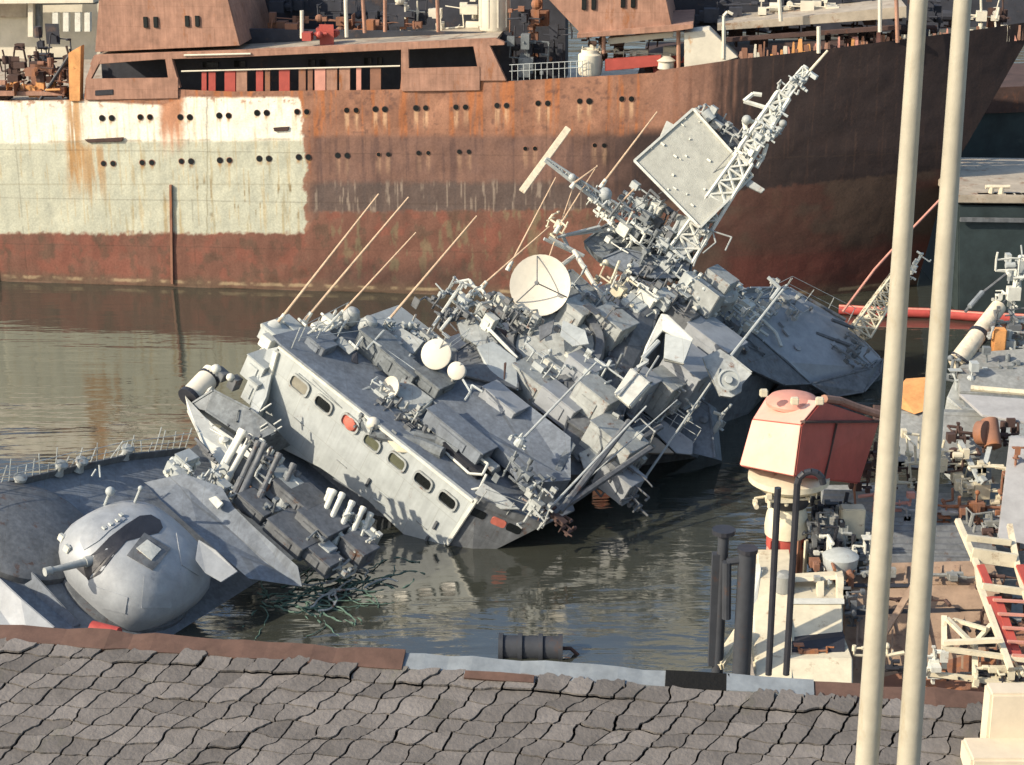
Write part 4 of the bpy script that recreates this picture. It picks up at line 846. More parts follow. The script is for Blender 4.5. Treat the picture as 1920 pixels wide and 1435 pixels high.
# ---- platform and mast
plate([(1095,455,74.2),(1130,425,74.8),(1200,412,75.4),(1300,440,75.2),(1295,515,74.2),(1220,518,73.6),(1165,500,73.6),(1120,480,73.8)], .5, 'mast_platform', 'ship_teal', d=facing(.1,-.5,-1))
plate([(1128,485,73.6),(1170,468,73.9),(1235,482,74),(1295,485,74),(1290,520,73.7),(1225,522,73.3),(1165,508,73.4)], .15, 'platform_skirt', 'ship_deck')
for (x, y, k, ex, nn, m_) in ((1190,440,74.2,(3.2,1.6,2.2),60,'ship_teal'),(1170,430,74.,(2.4,1.2,1.6),36,'ship_grey'),(1230,420,74.4,(2.6,1.2,2.0),40,'ship_dark'),(1245,460,73.8,(2.2,1.2,1.4),36,'ship_grey_worn'),
        (1190,560,72.8,(2.6,1.2,1.8),56,'ship_grey'),(1230,545,73,(3.2,1.2,1.4),56,'ship_dark'),(1160,545,72.8,(2.4,1.2,1.6),36,'cream_paint'),(1300,555,74,(2.4,1.6,1.4),44,'ship_grey'),(1360,570,75,(2.6,1.6,1.2),40,'ship_grey_worn'),(1330,590,74.5,(3,1.4,1.0),30,'ship_dark'),(1270,580,73.6,(2.4,1.2,1.2),30,'ship_teal'),(1400,575,76,(2.2,1.6,1.4),40,'ship_white'),(1130,380,74,(1.6,.6,1.0),20,'ship_grey'),(1200,385,74.4,(1.8,.8,1.4),30,'ship_grey_worn'),(1250,500,73.6,(4,1.,1.0),30,'ship_grey_worn')):
    mb = MB(); greeble(mb, rs, LK(x, y, k), ex, nn, [X1,Y1,Z1], .08, .42, tubes=.55); P_('mast_fittings', {'ship_grey':'ship_white','ship_grey_worn':'ship_grey'}.get(m_, m_), mb)
for (x, y, k, ww, m_) in ((1185,578,72.4,.9,'ship_grey'),(1215,560,72.6,.8,'ship_white'),(1245,562,72.6,.75,'ship_grey'),(1300,540,73.6,1.1,'ship_grey'),(1322,562,73.4,1.2,'ship_grey_worn'),(1345,535,74.4,1.2,'ship_grey_worn'),(1275,598,73,1.1,'ship_dark'),(1230,392,74.6,.6,'ship_white'),(1185,600,72.2,.7,'ship_grey_worn')):
    mb = MB(); mb.box(LK(x, y, k), (ww, ww*.8, ww*rs.uniform(.6,1)), [X1, (Y1+Z1*rs.uniform(-.3,.3)).normalized(), Z1]); P_('equipment_box', m_, mb, bevel=.03)
mb = MB(); mb.lathe(LK(1352,545,74.4), facing(.2,.6,.6), [(.75,-.5),(.75,0),(.6,.2),(.01,.28)], 20); P_('dome', 'ship_grey_worn', mb, smooth=True)
# platform girders
tubes('platform_girder', 'ship_grey', [[(1090,480,74),(1068,470,74),(1020,448,73.6)],[(1068,470,74),(1055,442,73.8),(1130,432,74.4)],[(1045,445,73.6),(1125,425,74.2)],[(1080,480,73.8),(1145,585,72.4)],[(1170,380,74.6),(1195,420,74.2),(1250,455,73.8)],[(1175,365,74.8),(1210,400,74.2)],[(1250,455,73.6),(1275,410,74)],[(1192,425,74),(1240,448,73.8),(1300,470,74)],[(1275,475,73.8),(1245,495,73.4)],[(1030,445,73.4),(1095,480,73.6)]], .075)
mb = MB(); mb.tube(LK(1076,470,73.2), LK(1145,585,72.0), .1, .1, 8); P_('strut', 'dish_cream', mb)
tubes('strut', 'dish_cream', [[(1050,500,72.4),(1080,478,73.2)]], .09)
# yard with bar antenna
mb = MB()
A = LK(1022,300,73); B_ = LK(1190,432,74.2)
dd = (B_-A).normalized(); up_ = facing(.6,.7,.2)
for o_ in (0, .32): mb.tube(A+up_*o_*.3, B_+up_*o_*1.6, .05)
N = 14
for i in range(N): p = A.lerp(B_, i/N); q = A.lerp(B_, (i+1)/N); mb.tube(p+up_*(.1+.4*i/N), q, .03); mb.tube(p, p+up_*(.1+.4*i/N), .03)
mb.bar(A, B_, .14, .14); P_('yard', 'ship_grey', mb)
mb = MB(); mb.bar(LK(978,360,73), LK(1066,240,73.2), .28, .12, TOCAM); P_('bar_radar', 'pipe_cream', mb, bevel=.02)
for q_, r_ in (((1073,333,73.2),.16),((1134,365,73.8),.3)):
    mb = MB(); mb.ball(LK(*q_), r_); P_('navigation_lamp', 'ship_grey', mb, smooth=True)
mb = MB(); greeble(mb, rs, LK(1048,422,73.4), (1.0,.6,1.2), 20, [X1,Y1,Z1], .06,.2, tubes=.8); P_('signal_fittings', 'cream_paint', mb)
mb = MB(); greeble(mb, rs, LK(1110,365,73.7), (2.0,.5,.7), 30, [dd, up_, dd.cross(up_)], .06,.22, tubes=.6); P_('yard_fittings', 'ship_grey', mb)
mb = MB(); mb.lathe(LK(1200,380,74.4), facing(.1,.1,1), [(.2,0),(.2,.08),(.12,.08),(.12,0)], 16); P_('ring_aerial', 'ship_grey', mb)
# lattice mast
def lattice(p0, p1, w0, w1, nb, name, m, r=.045, tw=0):
    d = (p1-p0).normalized(); x = TOCAM.cross(d).normalized(); y = d.cross(x); mb = MB(); prev = None
    for i in range(nb+1):
        c = p0.lerp(p1, i/nb); ww = w0+(w1-w0)*i/nb; cur = [c+x*ww*a+y*ww*b for a, b in ((-.5,-.5),(.5,-.5),(.5,.5),(-.5,.5))]
        for j in range(4): mb.tube(cur[j], cur[(j+1)%4], r*.7, n=5)
        if prev:
            for j in range(4): mb.tube(prev[j], cur[j], r, n=6); mb.tube(prev[j], cur[(j+1)%4], r*.7, n=5); mb.tube(prev[(j+1)%4], cur[j], r*.7, n=5)
        prev = cur
    return P_(name, m, mb)
mB_, mT = LK(1275,480,74.2), LK(1500,135,73.6)
lattice(mB_, LK(1395,300,74), 1.1, .75, 7, 'lattice_mast', 'ship_white', .085)
lattice(LK(1390,300,74), LK(1468,180,73.8), .7, .55, 5, 'lattice_mast', 'ship_white', .1)
lattice(LK(1462,190,73.8), LK(1510,130,73.6), .4, .3, 4, 'lattice_mast', 'ship_white', .05)
mb = MB(); mb.tube(mB_, LK(1512,125,73.6), .30, .14, 12); P_('mast_pole', 'ship_grey', mb)
mb = MB(); mb.tube(LK(1508,145,73.6), LK(1552,95,73.4), .07, .05, 8); P_('mast_tip', 'pipe_cream', mb)
tubes('mast_bracket', 'ship_white', [[(1445,205,73.8),(1395,190,73.8),(1412,176,73.8),(1428,178,73.8)],[(1400,225,73.8),(1430,235,73.8)],[(1395,225,73.8),(1400,250,73.8),(1425,245,73.8)],[(1438,270,73.8),(1432,290,73.8),(1418,315,73.8)],[(1445,262,73.8),(1472,232,73.8)]], .1)
for (x, y, k, ex, nn) in ((1420,260,73.6,(1.2,.8,1.6),50),(1450,225,73.6,(1.0,.7,1.2),34),(1480,165,73.6,(.8,.6,1.2),26),(1395,300,73.8,(.9,.7,1.0),26),(1510,150,73.5,(.5,.4,.8),14),(1300,450,73.8,(.9,.6,1.6),40)):
    mb = MB(); greeble(mb, rs, LK(x, y, k), ex, nn, [X1,Y1,Z1], .08, .3, tubes=.6); P_('mast_fittings', rs.choice(['ship_grey','ship_white','ship_grey_worn']), mb)
for q_, r_ in (((1400,225,73.6),.2),((1468,232,73.5),.16)):
    mb = MB(); mb.ball(LK(*q_), r_); P_('navigation_lamp', 'ship_grey_worn', mb, smooth=True)
# square air search array
arr = [LK(1299,205,74.6), LK(1411,330,74.0), LK(1312,427,73.2), LK(1189,302,73.8)]
mb = MB(); mb.prism(arr, facing(0,0,-1)*.14); ar = P_('radar_array', 'mesh_panel', mb, bevel=.02)
mb = MB(); 
for a, b in zip(arr, arr[1:]+arr[:1]): mb.bar(a+TOCAM*.05, b+TOCAM*.05, .1, .1, TOCAM)
mb.build('array_frame', M('ship_white'), ar)
mb = MB()
for i in range(26):
    u, v = rs.random(), rs.random()
    if .35 < u < .8 and .5 > v > .1 and rs.random() < .7: continue
    p = arr[0].lerp(arr[1], u).lerp(arr[3].lerp(arr[2], u), v); mb.box(p+TOCAM*.05, (rs.uniform(.05,.2), .02, rs.uniform(.04,.1)))
mb.build('array_element', M('ship_white'), ar)
plate([(1250,226,75.2),(1275,240,75.2),(1262,262,75),(1225,285,74.8)], .1, 'array_back', 'ship_white')
plate([(1312,210,75.4),(1330,200,75.6),(1400,255,75.2),(1380,290,75)], .5, 'array_drive', 'ship_dark')
mb = MB(); greeble(mb, rs, LK(1345,235,75.2), (2.4,.8,1.0), 44, [X1,Y1,Z1], .08, .35, tubes=.6); P_('array_fittings', 'ship_grey_worn', mb)
mb = MB(); mb.tube(LK(1322,208,75.2), LK(1335,225,75.2), .22, .22, 14); P_('array_motor', 'ship_grey', mb, smooth=True)
plate([(1405,335,73.9),(1435,355,73.6),(1428,362,73.6),(1398,348,73.8)], .15, 'array_arm', 'ship_grey_worn')
plate([(1270,400,74),(1325,420,73.8),(1300,470,73.6),(1270,485,73.6),(1262,450,73.8)], .3, 'mast_root', 'ship_grey_worn')
tubes('wire_hoop', 'ship_grey_worn', [[(1325,430,73.6),(1372,445,73.4),(1360,470,73.2)],[(1335,430,73.6),(1342,455,73.5),(1318,475,73.4)],[(1330,420,73.6),(1300,500,73.6)]], .035)
boxes('deck_house_block', 'ship_grey_worn', [(1110,760,68.2,(1.5,1.2,1.6)),(1150,832,67.0,(1.9,1.4,1.1)),(1000,722,69.0,(1.8,1.2,1.0)),(1240,735,70.4,(1.2,1.5,1.5)),(1140,622,71.2,(1.4,1.4,1.5)),(1075,600,71.0,(1.0,1.2,1.4))])
boxes('deck_house_block', 'turret_paint', [(1285,705,71.2,(1.7,2,1.5)),(1330,650,73,(2.0,1.8,1.4)),(1090,700,69.4,(1.2,1.2,1.2)),(1050,760,68.2,(1.6,1.0,.9)),(940,760,67.4,(1.6,1.0,.8)),(1160,900,66.8,(1.4,1.2,.9)),(1190,740,69.6,(1.0,1.2,1.8))])
for (x, y, k, ex, nn, m_) in ((1120,720,68.8,(2.4,1,2.2),40,'ship_grey'),(1010,690,69.0,(2.2,1,1.4),36,'ship_grey'),(1260,760,70.2,(2,1.2,2),36,'ship_grey_worn'),(1100,560,72,(2,1,2),30,'ship_grey'),(1180,820,67.4,(2,1,2),30,'ship_grey_worn')):
    mb = MB(); greeble(mb, rs, LK(x, y, k), ex, nn, [X1,Y1,Z1], .08, .34, tubes=.6); P_('house_fittings', m_, mb)
# ---- after structure and stern
def ZL(x, y, z=-.3):
    P = Z(x, y, z)-SO; return V((P.dot(SX), P.dot(SY), P.dot(SZ)))
mb = MB(); mb.prism([LK(1225,590,76.5), LK(1300,610,77), LK(1400,640,78), LK(1455,690,77.5), ZL(1440,742), ZL(1395,790), ZL(1335,868), ZL(1180,890), LK(1130,800,70.5), LK(1150,700,73)], facing(.3,.1,-1)*2.5)
P_('main_deckhouse', 'ship_dark', mb)
mb = MB(); mb.prism([LK(1480,700,79.4), LK(1560,722,79.8), LK(1640,690,81), LK(1658,688,81.3), ZL(1650,722), ZL(1600,742), ZL(1520,752), ZL(1440,745)], facing(.3,.1,-1)*2.0)
P_('stern_side', 'ship_dark', mb)
plate([(1340,560,79),(1405,540,80),(1480,540,82),(1530,570,82.5),(1590,610,83),(1650,672,82),(1635,690,81),(1560,722,80),(1520,720,79.4),(1480,680,79),(1430,640,78.6),(1380,600,78.4)], 1.2, 'after_deckhouse', 'turret_paint', d=facing(.1,-.6,-1))
plate([(1285,560,76),(1345,560,77.6),(1380,600,77.6),(1430,640,78),(1520,720,78.6),(1470,722,77),(1400,690,76),(1330,640,75.4)], .4, 'after_house_side', 'ship_dark')
plate([(1520,720,78.6),(1635,690,80.6),(1655,672,81.6),(1650,700,80.8),(1620,735,79.6),(1560,745,79)], .5, 'stern_plate', 'ship_dark')
for (a, b) in (((1430,560),(1490,572)),((1515,560),(1585,600)),((1530,625),(1600,650)),((1560,600),(1600,615)),((1470,590),(1500,606))):
    tubes('deck_stiffener', 'ship_dark', [[(a[0],a[1],81.2-(a[1]-550)*.004),(b[0],b[1],81.6-(b[1]-550)*.004)]], .09)
tubes('deck_hose', 'ship_white', [[(1430,600,79.6),(1455,625,79.4),(1465,650,79)],[(1395,600,78.9),(1440,630,79)]], .08)
mb = MB(); greeble(mb, rs, LK(1470,560,81), (2.4,2,.8), 26, [X1,Y1,Z1], .1,.4, tubes=.6); P_('deck_fittings', 'ship_grey_worn', mb)
mb = MB(); greeble(mb, rs, LK(1400,570,79.4), (3,2,1.2), 50, [X1,Y1,Z1], .1,.5, tubes=.6); P_('deck_fittings', 'ship_grey', mb)
mb = MB(); greeble(mb, rs, LK(1600,660,81), (2.4,2,1.0), 40, [X1,Y1,Z1], .1,.4, tubes=.5); P_('deck_fittings', 'ship_teal', mb)

lattice(LK(1612,625,82), LK(1690,510,82.4), .9, .6, 7, 'after_mast', 'cream_paint', .055)
plate([(1597,615,82),(1640,575,82),(1640,590,82),(1610,632,81.6)], .1, 'mast_board', 'pipe_cream')
mb = MB(); greeble(mb, rs, LK(1712,505,82.4), (.8,.6,1.5), 30, [X1,Y1,Z1], .08,.35, tubes=.5); P_('mast_fittings', 'ship_white', mb)
mb = MB(); mb.path([LK(1580,585,82), LK(1640,505,82.6), LK(1690,450,83), LK(1765,372,83.6)], .06); P_('whip_antenna', 'pink_paint', mb)
# rails, wires
rail([LP(560,640,2,2.25), LP(640,598,2,2.25)], .8)
rail([LP(895,945,2,2.3), LP(1005,985,2,2.3)], .7, m='ship_grey_worn')
rail([LK(800,690,68), LK(870,640,69.5)], .6)
rail([LK(1380,590,79.4), LK(1470,545,81.5), LK(1590,605,83)], .8)
rail([LK(1120,425,74.8), LK(1200,412,75.4), LK(1290,440,75.2)], .7)
rail([LK(1210,775,70.6), LK(1300,830,69.8)], .7)
tubes('rigging_wire', 'ship_dark', [[(1290,470,74),(1100,640,70.5)],[(1295,330,74),(1120,430,74)],[(1480,170,73.8),(1240,430,74)],[(1450,560,79),(1280,560,74)]], .02)
mb = MB(); greeble(mb, rs, LK(1050,975,62.6), (1.6,1.0,.5), 26, [X1,Y1,Z1], .06,.24, tubes=.6); P_('wreckage', 'rust_dark', mb)

# ------------------------------------------------------------ vessels behind the rusty bow
def wth(name, label, cat, loc, group=None): return thing(name, label, cat, loc, group)
def WB(name, m, mb, par, **kw):
    off = par.location; mb.v = [tuple(V(v)-off) for v in mb.v]; return mb.build(name, m, par, **kw)
def poly(pts, d, th):
    mb = MB(); mb.prism([G(*p) for p in pts], V(d).normalized()*th); return mb
rc = random.Random(5)
dk = wth('dark_ship', 'black hulled ship lying behind the rusty bow at the right edge', 'ship', Z(1870,560)+V((0,14,0)))
mb = MB(); P = [YP(1780,190,108), YP(2300,170,108), YP(2300,640,108), YP(1780,640,108)]; mb.prism(P, (0,8,0)); WB('hull', 'barge_green', mb, dk)
mb = MB(); P = [YP(1780,168,107.8), YP(2300,146,107.8), YP(2300,196,107.8), YP(1780,216,107.8)]; mb.prism(P, (0,8.4,0)); WB('bulwark', 'rust_dark', mb, dk)
mb = MB(); greeble(mb, rc, YP(1900,150,112), (8,2,1.5), 40, WA, .2,.9); WB('deck_gear', 'rust_brown', mb, dk)
bg_ = wth('work_pontoon', 'dark green pontoon with a pale rusty deck edge beside the bow', 'pontoon', Z(1880,575)+V((0,3,0)))
Yb = 88.0
def yb(x, y, dy=0): return YP(x, y, Yb+dy)
mb = MB(); P = [yb(1797,386), yb(2300,392), yb(2300,660), yb(1797,660)]; mb.prism(P, (0,9,0)); WB('hull', 'barge_green', mb, bg_, bevel=.06)
mb = MB(); P = [yb(1792,366,-.2), yb(2300,372,-.2), yb(2300,386,-.2), yb(1792,381,-.2)]; mb.prism(P, (0,9.4,0)); WB('deck_edge', 'deck_tan', mb, bg_, bevel=.04)
mb = MB(); mb.bar(yb(1800,412,-.25), yb(2300,418,-.25), .16, .22); WB('rubbing_strake', 'ship_dark', mb, bg_, bevel=.02)
mb = MB(); a = yb(1858,366,.3); mb.tube(a, a+V((0,0,.4)), .14); mb.tube(a+V((.5,0,0)), a+V((.5,0,.4)), .14); mb.tube(a+V((-.3,0,.42)), a+V((.9,0,.42)), .1); WB('mooring_bitt', 'pipe_cream', mb, bg_, smooth=True)
mb = MB()
for i in range(22): a = yb(1800+rc.random()*130, 368, .2); mb.box(a+V((0,0,.05)), (rc.uniform(.1,.6),.3,.16))
WB('deck_litter', 'pipe_cream', mb, bg_)
fb = wth('floating_boom', 'long red tube floating on the water behind the warship stern', 'boom', Z(1700,592))
mb = MB(); pts = [Z(1572,580,.25), Z(1640,584,.28), Z(1745,587,.25), Z(1850,595,.25), Z(1990,600,.25)]
for a, b in zip(pts[:-1], pts[1:]):
    d = b-a; n = max(1, int(d.length/1.6))
    for i in range(n): mb.tube(a.lerp(b,(i+.02)/n), a.lerp(b,(i+.97)/n), .25, n=14)
WB('float', 'boom_red', mb, fb, smooth=True)
mb = MB()
for a, b in zip(pts[:-1], pts[1:]): mb.tube(a+V((0,-.1,.2)), b+V((0,-.1,.2)), .06)
WB('rope', 'pink_paint', mb, fb)

# ------------------------------------------------------------ grey patrol boat at the right edge
pb = wth('patrol_boat', 'grey patrol boat with lattice gear half out of frame at the right edge', 'boat', Z(1900,830)+V((0,2,0)))
def PB(name, m, pts, d, th, **kw): return WB(name, m, poly(pts, d, th), pb, **kw)
PB('hull', 'ship_grey_worn', [(1775,745,66),(1800,690,67),(2100,700,67),(2100,850,64),(1860,820,64)], (0,.3,-1), 3.2, bevel=.05)
PB('cabin_roof', 'grey_sheet', [(1795,690,66.5),(1830,660,67.5),(2100,640,67.5),(2100,735,65.5),(1800,735,65.5)], (0,0,-1), .35, bevel=.03)
PB('cabin_side', 'ship_teal', [(1805,735,65.6),(1925,748,65.4),(1925,780,65.3),(1812,768,65.5)], (0,1,0), .3)
mb = MB(); mb.tube(G(1795,680,67), G(1872,576,69), .36, .30, 16); WB('torpedo_tube', 'pipe_cream', mb, pb, smooth=True)
for a_, b_, r_ in (((1832,632,68),(1836,626,68.1),.4),((1800,676,67.1),(1803,672,67.1),.42)):
    mb = MB(); mb.tube(G(*a_), G(*b_), r_, r_, 16); WB('tube_band', 'black_steel', mb, pb)
for (x, y, k, ex, nn, m_) in ((1900,550,69,(1.6,1.2,3.2),60,'ship_white'),(1900,620,68.5,(2.2,1.4,2.0),50,'ship_dark'),(1850,690,67,(3,1,1.2),40,'ship_teal'),(1890,650,68,(1.6,1,1.8),40,'ship_grey_worn'),(1815,700,66.6,(1.4,1,.8),26,'ship_grey'),(1915,500,69.5,(1,.8,1.6),26,'ship_grey')):
    mb = MB(); greeble(mb, rc, G(x, y, k), ex, nn, WA, .1, .45, tubes=.6); WB('deck_gear', m_, mb, pb)
mb = MB(); mb.box(G(1872,642,67.8), (.5,.4,1.1)); WB('lamp_box', 'orange_rust', mb, pb, bevel=.05)
mb = MB(); mb.path([G(1810,585,69.5), G(1835,555,69.8), G(1905,500,70.2), G(1935,478,70.4)], .06); mb.path([G(1815,640,69), G(1860,590,69.4), G(1910,540,69.8)], .05); WB('stay', 'ship_dark', mb, pb)
mb = MB(); mb.tube(G(1818,575,69.4), G(1842,548,69.8), .1); WB('stay_fitting', 'flashing_blue', mb, pb)
PB('awning', 'grey_tarp', [(1798,738,62),(1925,748,61.4),(2100,760,61),(2100,800,59.5),(1925,792,60),(1842,778,60.6)], (0,.2,-1), .1, bevel=.02)
mb = MB(); mb.tube(G(1820,728,62.4), G(2100,752,61.2), .11); WB('awning_pole', 'cream_paint', mb, pb)

# ------------------------------------------------------------ salvage work barge with the red winch cab
wb = wth('work_barge', 'cluttered salvage barge with a corrugated deckhouse and brown plywood hoarding', 'barge', Z(1700,1290,.0))
def B_(name, m, pts, d, th, **kw): return WB(name, m, poly(pts, d, th), wb, **kw)
# ribbed roof sheet
def ribbed(q, n, name, m, par, amp=.05, kk=1):
    a, b, c, d = [G(*p) for p in q]; mb = MB(); nr = (b-a).cross(d-a).normalized(); nr = -nr if nr.z < 0 else nr
    N = n*6; vs = []
    for i in range(N+1):
        t = i/N; h = amp*math.sin(t*n*2*math.pi); vs += [a.lerp(d,t)+nr*h, b.lerp(c,t)+nr*h]
    mb.add(vs + [v-nr*.03 for v in vs], [(2*i,2*i+1,2*i+3,2*i+2) for i in range(N)] + [(2*N+2+2*i,2*N+2+2*i+2,2*N+2+2*i+3,2*N+2+2*i+1) for i in range(N)]); return WB(name, m, mb, par, smooth=True)
B_('hull', 'rust_brown', [(1560,1180,54),(2100,1180,53),(2100,1400,49),(1590,1400,50)], (0,1,-.2), 6)
B_('deck', 'grey_sheet', [(1540,910,61.5),(2100,905,61),(2100,1200,53),(1560,1200,54)], (0,0,-1), .4)
ribbed([(1545,918,60),(1830,925,59.6),(1850,1052,56),(1520,1052,56.4)], 13, 'corrugated_roof', 'grey_sheet', wb, .045)
ribbed([(1640,985,57.2),(1850,985,57),(1880,1056,55.4),(1640,1056,55.6)], 6, 'corrugated_roof', 'ship_dark', wb, .045)
B_('hoarding', 'plywood', [(1628,1056,55.4),(1860,1050,55.2),(1880,1095,54.4),(1590,1098,54.6)], (0,.3,-1), .15, bevel=.02)
B_('hoarding', 'plywood', [(1583,1098,54.5),(1880,1098,54.3),(1880,1142,53.8),(1583,1148,53.9)], (0,1,-.3), .15, bevel=.02)
B_('hoarding', 'plywood', [(1583,1152,53.7),(1880,1146,53.6),(1880,1300,51.8),(1583,1300,51.8)], (0,1,-.3), .15, bevel=.02)
B_('hoarding_gap', 'black_steel', [(1583,1143,53.75),(1800,1140,53.7),(1800,1147,53.68),(1583,1153,53.7)], (0,-1,0), .04)
B_('hoarding_gap', 'black_steel', [(1583,1094,54.4),(1720,1094,54.4),(1720,1100,54.35),(1583,1100,54.35)], (0,-1,0), .04)
mb = MB(); mb.bar(G(1712,1100,53.6), G(1648,1205,52.2), .2, .08); WB('brace', 'plywood', mb, wb, bevel=.01)
for i in range(9):
    x = 1600+i*33; mb = MB(); mb.bar(G(x,1060,55.1), G(x-3,1093,54.35), .06, .05); WB('hoarding_batten', 'plywood', mb, wb)
    mb = MB(); mb.bar(G(x+8,1156,53.55), G(x+6,1255,51.8), .06, .05); WB('hoarding_batten', 'plywood', mb, wb)
for (x, y, k, ex, nn, m_) in ((1640,1075,54.6,(1.6,.5,.5),14,'grey_sheet'),(1790,1078,54.4,(1.8,.5,.5),12,'grey_sheet'),(1700,1125,53.6,(3,.4,.4),14,'rust_dark'),(1640,1230,51.4,(1.8,.5,.7),14,'cream_paint'),(1700,1255,51,(2.6,.5,.5),36,'black_steel'),(1600,1140,53.2,(.6,.5,1.4),24,'ship_dark'),
        (1780,960,58,(3.4,.8,.5),30,'grey_tarp'),(1660,945,58.6,(1.6,.8,.6),24,'pink_paint'),(1880,1130,52.6,(1.6,.6,1.6),40,'rust_dark'),(1850,1200,51.6,(1.8,.6,1.2),36,'black_steel'),(1905,890,57.6,(1,.6,1.8),26,'rust_brown'),(1560,950,57.4,(1.4,.8,.8),30,'black_steel'),(1530,1000,56,(.9,.8,1.6),36,'ship_dark')):
    mb = MB(); greeble(mb, rc, G(x, y, k), ex, nn, WA, .06, .3, tubes=.6); WB('barge_gear', m_, mb, wb)
# grey cabin wall & shade behind the posts
B_('cabin_wall', 'grey_sheet', [(1660,770,62),(1850,775,61.6),(1860,905,59.8),(1680,870,60.4)], (0,1,0), .3)
B_('cabin_roof', 'rust_dark', [(1640,760,63),(1800,772,62.6),(1800,800,61.8),(1640,790,62)], (0,1,-.3), .3)
B_('side_panel', 'grey_tarp', [(1893,820,58.5),(2100,830,58),(2100,1060,54),(1870,1010,55)], (.3,1,0), .2, bevel=.03)
B_('rusty_sheet', 'orange_rust', [(1683,735,62.5),(1700,716,63),(1745,713,63),(1745,768,61.8),(1715,778,61.6),(1683,765,62)], (0,1,.2), .25, bevel=.05)
mb = MB(); mb.tube(G(1905-50,788,59.6), G(1862,838,59.2), .28, .28, 16); mb.tube(G(1850,812,59.2), G(1835,812,59.4), .4, .4, 18); WB('pulley', 'rust_brown', mb, wb, smooth=True)
mb = MB(); mb.bar(G(1800,828,59.6), G(1838,905,58.2), .16, .1); mb.bar(G(1856,838,59.2), G(1838,905,58.2), .16, .1); mb.bar(G(1838,895,58.3), G(1846,905,58.2), .2, .2); WB('sheerlegs', 'ship_grey', mb, wb, bevel=.01)
for (x, y, k, ex, nn, m_) in ((1760,870,59.4,(3.4,1.2,1.6),70,'cream_paint'),(1740,880,59.6,(3.6,1.2,1.4),50,'rust_dark'),(1840,920,58.6,(1.8,1,2.0),50,'cream_paint'),(1830,950,58,(3,1,1.0),40,'rust_brown'),(1840,815,60,(2.4,1,1.0),36,'rust_dark'),
        (1580,990,56.6,(1.6,1.2,1.6),50,'ship_grey_worn'),(1560,1030,56,(1.6,1,1.4),50,'black_steel'),(1590,1040,55.6,(1.8,1,1.2),50,'ship_white'),(1560,1080,54.6,(1.4,1,.8),30,'rust_brown'),(1625,880,59,(.9,.8,1.8),36,'rust_dark'),(1700,1000,57,(2,1,.3),10,'ship_dark'),
        (1860,980,57,(2.4,1,.6),30,'grey_sheet'),(1900,1000,56,(1.6,1,1),26,'rust_dark')):
    mb = MB(); greeble(mb, rc, G(x, y, k), ex, nn, WA, .08, .4, tubes=.6); WB('barge_gear', m_, mb, wb)
mb = MB(); mb.box(G(1597,978,56.6), (.75,.5,1.0)); WB('switch_box', 'cream_paint', mb, wb, bevel=.04)
mb = MB(); c = G(1575,1062,54.8); mb.lathe(c, (0,0,1), [(.35,-.3),(.5,0),(.55,.35),(.3,.5)], 18); WB('bucket', 'ship_grey', mb, wb, smooth=True)
mb = MB(); mb.path([G(1610,870,59), G(1602,920,58.4), G(1604,950,58)], .04); WB('pipe', 'rust_brown', mb, wb)

# red winch cab on its round pedestal
rcab = wth('winch_cab', 'red hexagonal crane cab with pink sunlit front and domed cap', 'crane cab', G(1490,1240,52))
def RC(name, m, pts, d, th, par=None, **kw):
    mb = poly(pts, d, th); mb.v = [tuple(V(v)-rcab.location) for v in mb.v]; return mb.build(name, m, par or rcab, **kw)
k0, k1 = 54.2, 53.6
A1, A2, A3, A4 = G(1410,786,k0+.9), G(1503,797,k1), G(1490,894,k1), G(1386,873,k0+.9)
T1, T2 = G(1438,742,k0+2.0), G(1540,752,k1+.9)
B1, B2, B3, B4 = G(1545,762,k1+.9), G(1650,790,k0+3.6), G(1612,908,k0+3.2), G(1490,894,k1)
mb = MB(); Bk = [G(1450,745,k0+4.6), G(1640,775,k0+4.8), G(1612,905,k0+4.4), G(1400,880,k0+4.2)]
vs = [A1,A2,A3,A4,T1,T2,B2,B3,Bk[0],Bk[3]]
mb.add(vs, [(0,1,2,3),(0,4,5,1),(1,5,6,7,2),(4,8,6,5),(0,3,9,8,4),(3,2,7,9),(6,8,9,7)])
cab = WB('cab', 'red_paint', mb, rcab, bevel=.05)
nA = (A2-A1).cross(A4-A1).normalized(); nA = -nA if nA.dot(CB) < 0 else nA
nT = (T2-T1).cross(A1-T1).normalized(); nT = -nT if nT.dot(CB) < 0 else nT
def inset(q, f): c = sum(q, V())/len(q); return [c+(p-c)*f for p in q]
mb = MB(); mb.prism([p+nA*.02 for p in inset([A1,A2,A3,A4],.97)], -nA*.03); mb.v = [tuple(V(v)-rcab.location) for v in mb.v]; mb.build('front_panel', 'sunlit_pink', rcab, bevel=.01)  # sun-facing side of the red cab, its brightness painted in as pale pink
mb = MB(); mb.prism([p+nT*.02 for p in inset([A1,T1,T2,A2],.96)], -nT*.03); mb.v = [tuple(V(v)-rcab.location) for v in mb.v]; mb.build('top_panel', 'sunlit_pink', rcab, bevel=.01)
nS = (B2-A2).cross(B3-A2).normalized(); nS = -nS if nS.dot(CB) < 0 else nS
mb = MB(); P1 = G(1568,770,k0+1.4); P2 = G(1538,900,k0+1.2)
mb.bar(A2.lerp(B2,.42)+nS*.03, A3.lerp(B3,.42)+nS*.03, .06, .05); mb.bar(A2.lerp(B2,.0)+nS*.03+V((0,0,.1)), B2+nS*.03, .16, .06); mb.v = [tuple(V(v)-rcab.location) for v in mb.v]; mb.build('side_seam', 'rust_dark', rcab)
mb = MB(); c = G(1487,738,k1+1.6); up = V((0,0,1)); mb.lathe(c-up*.35, up, [(.80,0),(.82,.1),(.70,.24),(.42,.33),(.01,.35)], 28); mb.v = [tuple(V(v)-rcab.location) for v in mb.v]; mb.build('domed_cap', 'pink_paint', rcab, smooth=True)
